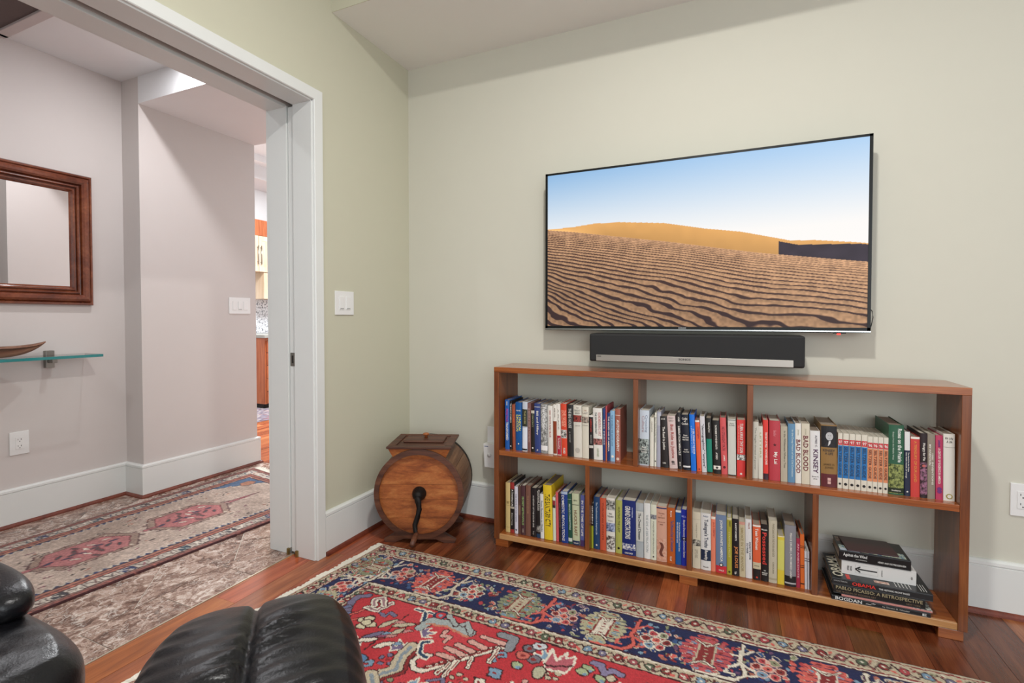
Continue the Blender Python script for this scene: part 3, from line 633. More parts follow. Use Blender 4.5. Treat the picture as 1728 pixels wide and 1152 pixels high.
for far in (0, 1):
    s = .06; i = 0
    while s < R2L - .08:
        cc = ['6b4a48', BLU, '56504c', 'a0606a', '3d5a66', 'e0d6c8'][random.randrange(6)]
        x, y = ks(s, .072, far)
        if i % 4 == 0: K.rect(x - .022, x + .03, y - .022, y + .022, [BLU, '3b4c5a', '454248'][i // 4 % 3])
        K.line([(x - .018, y - .018), (x + .014, y + .016)], .008, 'd9d0c2' if i % 4 == 0 else '5a4644'); K.line([(x + .016, y - .018), (x + .0, y + .018)], .006, cc)
        K.line([(x + .030, y - .022), (x + .030, y + .022)], .004, '54403e'); s += .062; i += 1
    for q in range(int(R2L / .03)):
        for dd, c1 in ((.018, 'b0685c'), (.113, 'c07a66'), (.142, 'c58a72'), (.127, '8a4c46')): K.ell(*ks(q * .03 + .01, dd, far), .010, .004, c1, rot=.5)
    q = .17
    while q < R2L - .17:
        a = ks(q, .158, far); b = ks(q + .035, .158, far); c_ = ks(q + .017, .186, far); K.poly([a, b, c_], BLU); K.line([a, c_, b], .005, 'cfc4b4'); q += .035
for e_ in (0, 1):
    def E(x, y): return (x, y) if e_ else (R2L - x, y)
    for q in range(14): K.line([E(.07, .06 + q * .062), E(.07, .085 + q * .062)], .012, [BLU, 'e0d6c8', '6b4a48'][q % 3])
    for sg in (0, 1):
        def F(x, y): return E(x, R2W - y if sg else y)
        K.poly([F(.16, .16), F(.46, .16), F(.16, .34)], '4f6684', '30344e', .006)
        for q in range(9): t = q / 8; K.ell(*F(.44 - .26 * t, .175 + .17 * t), .012, .006, 'c9bca8', rot=.8)
    K.ell(*E(.24, .26), .05, .04, 'a8745c', out='4a3438'); K.poly([E(.30, .465), E(.62, .44), E(.62, .49)], 'a0525c', '5a2c34', .006)
for m in range(6):
    cx = 2.82 - .50 * m; cy = .465
    rr = [(cx - .19, cy), (cx - .12, cy - .12), (cx + .12, cy - .12), (cx + .19, cy), (cx + .12, cy + .12), (cx - .12, cy + .12)]
    K.poly([(cx + (x - cx) * 1.22, cy + (y - cy) * 1.22) for x, y in rr], '9c8476', '5a3a3a', .007); K.poly(rr, ['b4706f', 'b67574', 'b06a6a'][m % 3], '6a3238', .006)
    K.line([(cx + .26, cy), (cx + .31, cy)], .02, PNK, '5a3a3a'); K.line([(cx - .30, cy), (cx - .26, cy)], .02, PNK)
    for q in range(26):
        a = q / 26 * 2 * PI; K.ell(cx + .225 * math.cos(a) * 1.05, cy + .145 * math.sin(a), .013, .006, '5c3f3e' if q % 2 else 'cdbfae', rot=a + .6)
    for q in range(20):
        a = q * 2.4; r_ = .02 + .105 * (q / 20); K.ell(cx + r_ * 1.4 * math.cos(a), cy + r_ * .8 * math.sin(a), .022, .008, ['4b4a4e', '3b3f58', 'd7cabb', '5d4a4a'][q % 4], rot=a * .3, out='8a4048', ow=.004)
    for q in range(26):
        x = cx + .27 + random.uniform(-.16, .16); y = random.choice([random.uniform(.21, .34), random.uniform(.59, .72)]); K.ell(x, y, random.uniform(.008, .02), .006, ['8a5a62', '54403e', '9c6a5a'][q % 3], rot=random.uniform(-.5, .5), out='cdbfae', ow=.003)
K.im = np.clip(K.im * (.9 + .2 * vnoise(K.nx, K.ny, 2.5, 77)[..., None]) * (1 + (rng.random((K.ny, K.nx, 1)) - .5) * .22), 0, 1)
ux, uy = (-.198, -.980); n0 = math.hypot(ux, uy); ux /= n0; uy /= n0    # along the runner, away from the kitchen end
ox, oy = -1.585, .118; wx, wy = -uy * 1.0, ux * 1.0                   # across, towards the room
Lk = R2L - K.X0; px = -1.535 - .01 * Lk + K.Y0 * (1.03 - .085 * np.minimum(Lk, 1.8)) / R2W; py = .13 - Lk - .2 * K.Y0 * np.exp(-2 * Lk)
kz = .0085 + .002 * (vnoise(K.nx, K.ny, 30, 9) - .5); ed = (K.Y0 < .003) | (K.Y0 > R2W - .003) | (K.X0 < .003) | (K.X0 > R2L - .003); kz[ed] = .0005
run = paint_mesh('hall_runner', K.im, np.stack([px, py, kz], -1), WOOL)
tag(run, 'long faded runner rug with pink medallions on the tiled hall floor', 'rug')
fringe(run, ((-1.535, .13), (-.505, -.056)), (.1, 1), .05, FRM, .010, .007)
KK = Canvas(1.2, .8, .01, '8c8390', .008, 41)
for q in range(900): KK.ell(random.uniform(0, 1.2), random.uniform(0, .8), random.uniform(.01, .03), random.uniform(.006, .014), random.choice(['b9adb0', '5d4a52', '9c6a70', '6a6f88', 'c8bfb8']), rot=random.uniform(0, 3))
ko = paint_mesh('kitchen_rug', KK.im, np.stack([-4.15 + KK.X0 * .97, 1.25 + KK.Y0 * 1.5, .004 + 0 * KK.X0], -1), WOOL); tag(ko, 'small grey and mauve patterned rug on the kitchen floor by the island', 'rug')

# ------------------------------------------------------------------ television
tv = empty('television', (1.62, -.07, 1.092)); tag(tv, 'large flat screen television showing desert dunes, mounted on the back wall', 'television')
tx0, tx1, tz0, tz1, ty = .921, 2.318, 1.092, 1.893, -.095
FR = plain('tv_black_gloss', (12, 14, 14), .4, var=.02, spec=.3)
def tb(n, m, b, bev=0): return pbox(n, m, b, tv, bev)
tb('back_shell', plain('tv_back', (22, 22, 22), .5), (tx0 + .004, tx1 - .004, ty + .006, ty + .045, tz0 + .006, tz1 - .004), .004)
fr = empty('bezel', (0, 0, 0)); bpy.data.objects.remove(fr)
bz = boxes('bezel', FR, [(tx0, tx0 + .012, ty - .002, ty + .014, tz0 + .008, tz1), (tx1 - .012, tx1, ty - .002, ty + .014, tz0 + .008, tz1), (tx0, tx1, ty - .002, ty + .014, tz1 - .010, tz1), (tx0, tx1, ty - .002, ty + .014, tz0 + .008, tz0 + .021)], None)
bz.parent = tv; bz.matrix_parent_inverse = Matrix.Translation(tv.location).inverted()
tb('chrome_strip', plain('tv_chrome', (190, 192, 190), .2, 1), (tx0, tx1, ty - .004, ty + .012, tz0 + .003, tz0 + .008)); tb('lower_lip', FR, (tx0, tx1, ty - .001, ty + .012, tz0, tz0 + .003))
tb('wall_mount', DARK, (1.35, 1.90, ty + .045, 0, 1.35, 1.65)); tb('sensor_foot', DARK, (2.19, 2.235, ty, ty + .01, tz0 - .004, tz0))
led = NT('led_red'); led.b.inputs['Base Color'].default_value = col((200, 20, 20)); led.b.inputs['Emission Color'].default_value = (1, .03, .02, 1); led.b.inputs['Emission Strength'].default_value = 3
tb('power_light', led.m, (2.203, 2.216, ty - .002, ty + .004, tz0 - .009, tz0 - .003), .001)
cbl = tube('sensor_cable', DARK, [(tx1 - .002, -.06, 1.20), (tx1 + .012, -.06, 1.18), (tx1 + .015, -.06, 1.155), (tx1 + .009, -.06, 1.12), (tx1 + .003, -.06, 1.10)], .0017, tv, 6); cbl.matrix_parent_inverse = Matrix.Translation(tv.location).inverted()
SW, SH = tx1 - tx0 - .024, tz1 - tz0 - .031; NX, NY = 540, 306
s, t = np.meshgrid(np.linspace(0, 1, NX), np.linspace(0, 1, NY))
sky = np.empty((NY, NX, 3)); a = np.clip(t / .47 + s * .06, 0, 1)[..., None]; top = hexc('8db5dc') * (1 - s[..., None]) + hexc('a9cbed') * s[..., None]; sky = top * (1 - a) ** 1.1 + hexc('f4f1ee') * (1 - (1 - a) ** 1.1)
crest = np.interp(s, [0, .1, .18, .27, .42, .55, .66, .77, .80, .86, .97, 1], [.357, .352, .340, .344, .370, .420, .453, .505, .520, .523, .547, .556])
rip = np.interp(s, [0, .1, .27, .45, .58, .7, .82, .9, 1], [.360, .385, .436, .490, .535, .575, .607, .628, .653])
im = sky.copy(); n1 = vnoise(NX, NY, 45, 21); n2 = vnoise(NX, NY, 14, 22); n3 = vnoise(NX, NY, 4, 23)
dune = hexc('e2a862')[None, None] * (1 + (n2[..., None] - .5) * .03); sh_ = np.clip((t - crest) / (rip - crest + 1e-3), 0, 1)[..., None]
dune = dune * (1 - sh_ * .12) + hexc('f0c890') * np.clip(.22 - s, 0, 1)[..., None] * 1.6 * sh_
im = np.where((t > crest)[..., None], dune, im)
dk = (s > .768) & (t > np.interp(s, [.768, .82, 1], [.520, .545, .557])) & (t > crest + .006); im = np.where(dk[..., None], hexc('38303a') * (.9 + .2 * n2[..., None]), im)
slip = (s > 2) & (s < .83) & (t > .52) & (s < .775 + (t - .52) * .6) & (t < rip); im = np.where(slip[..., None], hexc('dba56a'), im)
u = np.clip(t - rip, 0, None)
def wn(cx, cy, sd):
    r = np.random.default_rng(sd); g = r.random((int(NY / cy) + 3, int(NX / cx) + 3)); x = np.arange(NX) / cx; y = np.arange(NY) / cy; xi = x.astype(int); yi = y.astype(int)
    fx = x - xi; fy = y - yi; fx = fx * fx * (3 - 2 * fx); fy = (fy * fy * (3 - 2 * fy))[:, None]
    return (g[yi][:, xi] * (1 - fx) + g[yi][:, xi + 1] * fx) * (1 - fy) + (g[yi + 1][:, xi] * (1 - fx) + g[yi + 1][:, xi + 1] * fx) * fy - .5
warp = wn(120, 50, 24) * 1.9 + wn(44, 20, 25) * 1.25 + wn(16, 8, 26) * .35
g_ = .48 * (1 - np.exp(-s * 2.4)); u2 = u * (1 - g_ * np.clip(u * 2.2, 0, 1))
ph = 17 * np.log(.022 + .115 * u2 * 1.35) + warp * np.clip(.06 + u * 1.7, 0, .95)
fr_ = ph - np.floor(ph); wsh = .50 - .17 * s + (n2 - .5) * .2
shade = np.clip((fr_ - (1 - wsh)) / .08, 0, 1) * np.clip((1.0 - fr_) / .06, 0, 1)
lit = hexc('d3a37b') * (1 - np.clip(u * 1.2, 0, .5)[..., None] * .45) * (1 + (n3[..., None] - .5) * .22); lit = lit * (1 - .25 * np.clip(.5 - fr_, 0, 1)[..., None]); lit = np.where((s > .55)[..., None], lit * (1 + .06 * (s[..., None] - .55)), lit)
drk = hexc('55392f') * (1 - np.clip(u * 1.6, 0, .62)[..., None]) + hexc('2a2026') * np.clip(u * 1.6, 0, .62)[..., None]
far = np.clip(1 - u / .05, 0, 1)[..., None] * .55
rp = lit * (1 - shade[..., None] * (1 - far)) + drk * shade[..., None] * (1 - far)
im = np.where((t > rip)[..., None], rp, im)
SXp = tx0 + .012 + s * SW; SZp = tz1 - .010 - t * SH
ts = NT('tv_screen'); vc = ts.n('ShaderNodeVertexColor'); vc.layer_name = 'paint'; ts.b.inputs['Base Color'].default_value = (.01, .01, .01, 1); ts.b.inputs['Roughness'].default_value = .35; ts.b.inputs['Specular IOR Level'].default_value = .1
ts.l(vc.outputs[0], ts.b.inputs['Emission Color']); ts.b.inputs['Emission Strength'].default_value = 1.0
sc_ = paint_mesh('screen', np.clip(im, 0, 1), np.stack([SXp, np.full_like(s, ty), SZp], -1), ts.m, tv); sc_.matrix_parent_inverse = Matrix.Translation(tv.location).inverted()

# ------------------------------------------------------------------ lettering
TXT = {}
def textmesh(s_):
    if s_ not in TXT:
        c = bpy.data.curves.new('t', 'FONT'); c.body = s_; c.resolution_u = 2; c.fill_mode = 'FRONT'; c.offset = .018; o = bpy.data.objects.new('t', c); COL.objects.link(o)
        dg = bpy.context.evaluated_depsgraph_get(); me = o.evaluated_get(dg).to_mesh()
        v = [tuple(p.co) for p in me.vertices]; f = [tuple(p.vertices) for p in me.polygons]; o.evaluated_get(dg).to_mesh_clear(); bpy.data.objects.remove(o)
        xs = [p[0] for p in v]; ys = [p[1] for p in v]; x0, x1, y0, y1 = min(xs), max(xs), min(ys), max(ys)
        TXT[s_] = ([((p[0] - x0) / (x1 - x0), (p[1] - y0) / (y1 - y0)) for p in v], f)
    return TXT[s_]
def letter(s_, fn, mat, parent, name='lettering'):
    v, f = textmesh(s_); return link(name, pydata([fn(*p) for p in v], f), mat, parent)

# ------------------------------------------------------------------ soundbar
sb = empty('soundbar', (1.635, 0, .945)); tag(sb, 'black soundbar with silver strip on the wall under the television', 'speaker')
ry = -.15
def sbox(n, m, b, bev=0, sm=False): o = box(n, m, *b, None, bev, sm); o.parent = sb; o.matrix_parent_inverse = Matrix.Translation(sb.location).inverted(); return o
sx0, sx1 = 1.169, 2.084
sbox('cabinet', plain('grille_black', (30, 31, 32), .75, bump=.3, bs=900), (sx0, sx1, ry, -.03, .943, 1.078), .009)
sbox('wall_bracket', DARK, (1.4, 1.85, -.03, 0, .97, 1.05))
sv = plain('aluminium_strip', (168, 162, 154), .35, .7)
sbox('trim_strip', sv, (sx0 + .035, sx1 - .042, ry - .0025, ry + .002, .946, .976), .001)
t_ = letter('SONOS', lambda x, y: (1.585 + x * .052, ry - .0032, .9605 + y * .009), DARK, sb); t_.matrix_parent_inverse = Matrix.Translation(sb.location).inverted()
t_ = letter('SAMSUNG', lambda x, y: (1.578 + x * .034, ty - .0028, tz0 + .012 + y * .0055), plain('logo_silver', (205, 205, 205), .4), tv); t_.matrix_parent_inverse = Matrix.Translation(tv.location).inverted()
sbox('status_window', DARK, (sx0 + .040, sx0 + .060, ry - .003, ry - .002, .967, .970))

# ------------------------------------------------------------------ bookcase
bc = empty('bookcase', (1.645, -.15, 0)); tag(bc, 'long low open cherry wood bookcase on block feet against the back wall', 'bookcase')
def bb(n, m, b, bev=.0015): o = pbox(n, m, b, bc, bev); return o
bx0, bx1, by0, by1 = .711, 2.579, -.274, -.034
bb('side_panel', CHERRYV, (bx0, bx0 + .028, by0, by1, .036, .880)); bb('side_panel', CHERRYV, (bx1 - .028, bx1, by0, by1, .036, .880))
bb('top_board', CHERRY, (bx0, bx1, by0 - .001, by1, .880, .907)); bb('shelf_board', CHERRY, (bx0 + .028, bx1 - .028, by0 + .001, by1, .463, .488)); bb('bottom_board', CHERRY, (bx0 + .028, bx1 - .028, by0 + .010, by1, .036, .0636)); bb('bottom_edging', MAPLE, (bx0 + .028, bx1 - .028, by0 + .0005, by0 + .010, .037, .0640), .003)
for x0 in (1.404, 1.866): bb('divider', CHERRYV, (x0, x0 + .022, by0 + .002, by1, .488, .880))
for x0 in (1.184, 1.635, 2.101): bb('divider', CHERRYV, (x0, x0 + .021, by0 + .002, by1, .064, .463))
for x0, x1 in ((.718, .787), (1.606, 1.680), (2.497, 2.569)):
    bb('foot', CHERRY, (x0, x1, by0 + .004, by0 + .07, 0, .036)); bb('foot', CHERRY, (x0, x1, by1 - .07, by1 - .004, 0, .036))
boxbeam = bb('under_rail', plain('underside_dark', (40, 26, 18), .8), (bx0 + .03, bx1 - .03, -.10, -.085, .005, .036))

# ------------------------------------------------------------------ books
PAGE = {c: plain('pages_' + c, c, .9, bump=.3, bs=500, var=.12) for c in ('a09282', 'b8ae9c', 'c9c2b2', '8d7f70')}
def arcf(w, b): return lambda x: -b * (1 - (2 * x / w - 1) ** 2)
def strip(w, z0, z1, b, off, n=6):
    fy = arcf(w, b); v = []; f = []
    for i in range(n + 1):
        x = w * i / n; x = min(max(x, .0004), w - .0004); v += [(x, fy(x) - off, z0), (x, fy(x) - off, z1)]
    for i in range(n): f.append((2 * i, 2 * i + 2, 2 * i + 3, 2 * i + 1))
    return pydata(v, f)
def book(x0, x1, h, lean, zs, c, decos, y=-.235, depth=None, soft=False, pg=None, side=None):
    w = x1 - x0 - .0006; depth = depth or random.uniform(.142, .168); b = min(.004, w * .10)
    r = empty('book', (x0, y, zs + max(0, w * math.sin(math.radians(lean))))); r.rotation_euler = (0, math.radians(lean), 0)
    cm = plain('book_cover', c, .38 if not soft else .3, var=.05)
    fy = arcf(w, b); v = []; f = []; n = 6; bt = .0022 if w > .014 else .0012
    for i in range(n + 1):
        x = w * i / n; v += [(x, fy(x), 0), (x, fy(x), h)]
    for i in range(n): f.append((2 * i, 2 * i + 2, 2 * i + 3, 2 * i + 1))
    o = len(v)
    for i in range(n + 1):
        x = bt + (w - 2 * bt) * i / n; v += [(x, .0022, 0), (x, .0022, h)]
    for i in range(n): f.append((o + 2 * i + 1, o + 2 * i + 3, o + 2 * i + 2, o + 2 * i)); f.append((2 * i + 1, 2 * i + 3, o + 2 * i + 3, o + 2 * i + 1)); f.append((2 * i, o + 2 * i, o + 2 * i + 2, 2 * i + 2))
    for xa, xb in ((0, bt), (w - bt, w)):
        o = len(v); v += [(xa, 0, 0), (xb, 0, 0), (xb, depth, 0), (xa, depth, 0), (xa, 0, h), (xb, 0, h), (xb, depth, h), (xa, depth, h)]
        for q in ((0, 3, 2, 1), (4, 5, 6, 7), (0, 1, 5, 4), (1, 2, 6, 5), (2, 3, 7, 6), (3, 0, 4, 7)): f.append(tuple(o + k for k in q))
    link('cover', pydata(v, f), cm, r)
    ins = .0008 if soft else .0035
    pgk = pg or random.choice(list(PAGE))
    box('page_block', PAGE[pgk], bt, w - bt, .0024, depth - .003, .001, h - ins, r)
    for li, d_ in enumerate(decos):
        k = d_[0]; lo = .0003 + .00022 * li
        if k == 'b': link('cover_panel', strip(w, h * d_[1], h * d_[2], b, lo), plain('book_cover', d_[3], .4, var=.05), r)
        elif k == 'p':   # speckled picture panel
            link('cover_picture', strip(w, h * d_[1], h * d_[2], b, lo), picture(d_[3], d_[4]), r)
        elif k == 't':
            _, s_, f0, f1, cc, wf, xo = d_
            letter(s_, lambda x, yq: ((lambda X_: (X_, fy(X_) - lo - .0003, h * (f1 - x * (f1 - f0))))(min(max(w * (.5 + xo) + (yq - .5) * w * wf, .0003), w - .0003))), plain('ink', cc, .5), r)
        elif k == 'h':
            _, s_, zf, cc, wf, ht = d_
            letter(s_, lambda x, yq: ((lambda X_: (X_, fy(X_) - lo - .0003, h * zf + (yq - .5) * ht))(w * (.5 + (x - .5) * wf))), plain('ink', cc, .5), r)
        elif k == 'e':   # emblem: diamond, star or disc
            _, zf, rr, cc, pts_ = d_
            v = []; 
            for i in range(pts_ * 2):
                a = PI / 2 + i * PI / pts_; q = rr * w * (1 if i % 2 == 0 else (.45 if pts_ == 5 else .92)); X_ = w / 2 + q * math.cos(a); v.append((X_, fy(w / 2) - lo - .0003, h * zf + q * math.sin(a)))
            link('emblem', pydata(v, [tuple(range(len(v)))]), plain('ink', cc, .5), r)
    return r
def picture(c1, c2):
    k = ('pic', c1, c2)
    if k in MC: return MC[k]
    t = NT('cover_picture'); v = t.coords(); t.l(t.ramp(t.noise(v, 120, 5, .7), [(.42, tuple(int(c1[i:i + 2], 16) for i in (0, 2, 4))), (.56, tuple(int(c2[i:i + 2], 16) for i in (0, 2, 4)))]), t.b.inputs['Base Color']); t.b.inputs['Roughness'].default_value = .4; MC[k] = t.m; return t.m
W_, K_ = 'e8e4da', '141414'
# rows: x0, x1, height, lean, cover colour, short description, decorations, options
UL = [
(.7557, .7806, .25, -.4, '1f5fae', 'blue book with pink lettering', [('t', 'POLITICS', .56, .82, 'c43c8c', .5, 0), ('t', 'TRANSFORMED', .18, .55, W_, .5, 0), ('h', 'I', .93, W_, .15, .02)]),
(.7819, .7931, .246, 0, '1c1c1e', 'thin black book', [('t', 'THE MAKING OF AMERICA', .55, .95, W_, .6, 0), ('e', .07, .35, W_, 4)]),
(.7967, .8137, .229, -.9, '9c5238', 'rust brown book', [('t', 'THE PROMISE OF A DREAM', .3, .9, 'd8642c', .4, 0)]),
(.8153, .8484, .242, -.6, '0f5496', 'blue book with yellow title', [('h', 'REEVES', .83, W_, .7, .006), ('t', 'LYNDON', .42, .74, 'e8e060', .34, .2), ('t', 'LINCOLN', .40, .74, 'e8e060', .34, -.2), ('e', .14, .12, W_, 4)]),
(.8507, .878, .247, .1, 'c4ccd6', 'pale book with dark green panel', [('b', .5, .85, '33382a'), ('t', 'THE RIVER', .55, .82, 'a9a470', .3, 0), ('b', .02, .47, 'dfe6ee'), ('b', .02, .05, K_)]),
(.8796, .8971, .242, -.4, '7d5550', 'mauve brown book', [('t', 'A PEOPLE AND A NATION', .2, .9, 'cdb8a8', .3, 0)]),
(.8984, .917, .207, -.4, '201f1e', 'short black book with olive lettering', [('b', .93, 1, 'c9c2b2'), ('t', 'DEMOCRACY', .6, .9, '8c9270', .5, 0), ('e', .1, .25, W_, 4)]),
(.9183, .9497, .243, -1.0, '34457e', 'navy book with white serif title', [('b', .925, .935, W_), ('t', 'Bill and Hillary', .36, .85, W_, .42, 0), ('h', 'F', .05, W_, .25, .008)]),
(.9509, .9866, .243, -.7, '8f908e', 'grey book with photographic spine', [('p', .02, .98, '5f605c', 'c2c3c0'), ('t', 'The Other Side', .5, .95, 'f0f0ee', .45, 0), ('b', .06, .16, 'eeeeec')]),
(.9881, 1.0133, .237, -.8, 'e4e1d8', 'off-white book with small red title', [('t', 'RED WHITE AND BLUE', .35, .9, 'b06a66', .35, 0)]),
(1.0148, 1.034, .244, -.7, 'e6e2d8', 'white book with red-brown lower half', [('b', .02, .67, '8c3c20'), ('t', 'MORE THAN', .75, .93, '7a6a60', .35, 0)]),
(1.0355, 1.056, .249, -1.7, 'e8e4da', 'white book with crimson base', [('b', .01, .38, 'b0203c'), ('t', 'The Second Red', .12, .34, W_, .4, 0), ('t', 'A PLACE', .5, .9, '9a948a', .3, 0)]),
(1.0575, 1.086, .251, -1.3, 'd8482e', 'orange-red book lettered The Good', [('t', 'THE GOOD', .56, .88, 'f2a88e', .4, .2), ('t', 'SOLDIER', .56, .88, 'f2a88e', .4, -.2), ('b', .34, .50, 'e4e0d8'), ('p', .35, .49, '30302e', 'e4e0d8'), ('t', 'FORD', .04, .15, W_, .4, 0)]),
(1.0878, 1.1171, .249, -1.1, '262624', 'black book with grey lettering', [('t', 'THE BIG HOUSE', .55, .93, 'c9c9c4', .5, 0), ('t', 'a novel', .28, .48, 'a0a09c', .25, 0)]),
(1.1186, 1.1593, .249, -.8, 'd9d5c8', 'thick cream book with red cover picture', [('h', 'THE', .95, '8a8a80', .3, .006), ('h', 'GREAT', .90, '8a8a80', .8, .009), ('h', 'BRAIN', .85, '8a8a80', .6, .009), ('p', .68, .81, '24201e', 'a04038'), ('h', 'A HISTORY', .61, '9a948a', .7, .005), ('e', .14, .3, 'b8b4aa', 12)]),
(1.1599, 1.1922, .244, -.4, 'd8d3c2', 'cream book with small black picture', [('h', 'THE', .93, 'b0806a', .4, .006), ('h', 'LAST', .88, '9a948a', .8, .008), ('p', .69, .81, '1c1a18', 'b8a898'), ('h', 'STORIES', .64, '9a948a', .8, .005)]),
(1.1937, 1.2146, .207, -.7, '232020', 'short black book with red lettering', [('b', .96, 1, W_), ('t', 'AMERICAN', .62, .92, 'b03830', .4, 0), ('b', .25, .31, 'd0ccc4'), ('t', 'MADNESS', .35, .55, '9a9a94', .3, 0)]),
(1.216, 1.2587, .242, -1.2, 'e6e4dc', 'wide white book with a photo band', [('t', 'REMEMBERING ART', .46, .92, 'c08a86', .32, .22), ('t', 'THE SOUTHERN PAST', .50, .92, '3a4a4a', .22, -.18), ('p', .29, .41, '2a2422', 'c07a74'), ('t', 'HARVARD', .06, .22, '9aa88a', .25, 0)]),
(1.2601, 1.2708, .243, -.3, '24407c', 'thin navy book beside red one', [('t', 'THE PRESS', .3, .8, W_, .4, 0)]),
(1.2722, 1.2789, .255, -.3, 'b44a50', 'very thin tall red book', [('b', 0, .35, 'c8684c')]),
(1.28, 1.2939, .224, -.2, '1c3a70', 'narrow navy book with bold white title', [('t', 'THE GILDED AGE OF AMERICA', .2, .93, W_, .5, 0)]),
(1.295, 1.316, .235, -.5, '8db8d8', 'pale blue book', [('t', 'THE WORLD WE HAVE LOST', .3, .92, '4a6a86', .35, -.1), ('e', .1, .3, W_, 12)]),
(1.3179, 1.342, .245, -.4, 'a4604f', 'salmon brown book at the right end', [('t', 'AUTOBIOGRAPHY', .2, .8, W_, .5, 0), ('b', .88, .89, 'e0c8b8'), ('e', .06, .3, 'e0c8b8', 12)]),
]
UM = [
(1.4271, 1.4694, .249, 0, 'c9d4de', 'pale blue book with a crowd photo', [('t', 'Crossing', .6, .92, '8a96a8', .3, .2), ('t', 'Culture', .6, .9, 'b09aa0', .3, -.1), ('p', .02, .48, '23292a', 'a8b4ae'), ('h', 'Paul', .33, W_, .5, .007), ('h', 'Gordon', .29, W_, .6, .007), ('h', 'Lauren', .25, W_, .6, .007)]),
(1.4735, 1.4904, .219, -.1, 'dfddcf', 'short ivory book', [('t', 'ORIGINS', .7, .92, '9a9488', .35, 0)]),
(1.493, 1.5017, .241, .2, 'e2e2d4', 'narrow ivory book with dark title', [('t', 'Black Hearts and the Times', .45, .92, '5a5a54', .5, 0), ('e', .1, .4, K_, 4)]),
(1.503, 1.5195, .247, .2, 'a8aab8', 'lavender grey book', [('b', .75, .97, 'b8bac4')]),
(1.521, 1.555, .228, -2.2, '23201f', 'black book lettered The Road to Justice', [('h', 'LUCAS', .95, W_, .5, .006), ('t', 'The Road to Justice', .35, .8, W_, .4, 0), ('h', 'LNU', .09, W_, .4, .007)]),
(1.559, 1.5933, .232, -3.2, 'd5c0bb', 'pink-grey book lettered Bus Ride to Justice', [('h', 'FRED', .96, '8a8078', .6, .007), ('h', 'GRAY', .91, '8a8078', .6, .007), ('t', 'Bus Ride to Justice', .2, .84, 'a85048', .5, 0), ('t', '#1', .08, .15, K_, .5, 0)]),
(1.5956, 1.6127, .25, -2.2, '242426', 'black book lettered Miracle', [('t', 'HYNES', .84, .92, W_, .4, 0), ('t', 'LIBERATION MIRACLE', .25, .76, W_, .5, 0), ('t', 'BEACON', .06, .13, W_, .3, 0)]),
(1.6164, 1.6477, .242, -2.9, '161d2a', 'dark navy book lettered Codes of Conduct', [('h', 'Codes', .93, W_, .7, .010), ('h', 'of', .885, W_, .25, .008), ('h', 'Conduct', .84, W_, .85, .010), ('h', 'Race', .63, W_, .5, .007), ('h', 'Ethics and', .59, W_, .8, .006), ('h', 'Moral Worlds', .55, W_, .8, .006), ('h', 'KAREN', .37, W_, .5, .005), ('h', 'HOLLOWAY', .33, W_, .8, .005), ('b', .05, .08, 'e0e0e0')]),
(1.6492, 1.6708, .245, -2.4, '1170d8', 'bright blue book', [('t', 'A GIRL STANDS AT THE DOOR', .3, .75, W_, .35, .2), ('t', 'a short history of schools', .32, .8, 'bcd8f8', .25, -.2)]),
(1.6737, 1.6922, .222, -2.8, 'e0603e', 'orange book lettered Outright', [('b', .965, 1, W_), ('t', 'Outright', .64, .88, 'a01c28', .45, .1), ('e', .05, .2, '8c2018', 4)]),
(1.6934, 1.713, .241, -2.7, 'd3d2d6', 'pale book with black typewriter lettering', [('t', '"demographics" "empire"', .08, .86, '1c2430', .6, 0)]),
(1.7144, 1.7367, .235, -2.1, '22221f', 'black book with teal lower half', [('b', .02, .62, '12836c'), ('t', 'Remaking Race', .74, .92, W_, .35, .05)]),
(1.7397, 1.769, .227, -2.2, '1d1d1c', 'black book with a small white logo box', [('t', 'THE PROMISE OF THE NEW SOUTH', .46, .92, W_, .26, 0), ('t', 'AYERS', .27, .40, W_, .26, 0), ('b', .08, .15, W_), ('e', .115, .25, K_, 5)]),
(1.7713, 1.7952, .242, -2.2, 'd2595a', 'salmon book lettered No Straight Path', [('t', 'NO STRAIGHT PATH', .42, .84, '7c2c34', .5, 0), ('t', 'JAMES', .24, .34, W_, .35, 0), ('e', .13, .25, '5a1c20', 4)]),
(1.7968, 1.8277, .239, -.9, 'cfd0c6', 'plain grey-white book with dark top lines', [('b', .975, .985, '2a2a2a'), ('h', 'Sharing', .92, '6a6a62', .5, .006), ('h', 'of a Dream', .89, '6a6a62', .7, .006), ('b', 0, .015, '2a2a2a')]),
(1.8302, 1.8629, .238, -.5, 'df4340', 'red book lettered Turn Away Thy Son', [('t', 'TURN AWAY THY SON', .42, .94, W_, .4, .05), ('t', 'little rock, the crisis that shocked the nation', .42, .9, 'f0b8a8', .14, -.3), ('p', .29, .39, '202020', 'f0f0ea'), ('e', .05, .15, W_, 3)]),
]
clover = lambda: [('e', .085, .30, K_, 4)]
def annual(c, ink, n): return [('b', .19, .78, c), ('b', .79, .89, 'c8303c'), ('h', n, .84, W_, .7, .012), ('t', 'SELTZER GUIDE', .24, .76, ink, .55, 0)] + clover()
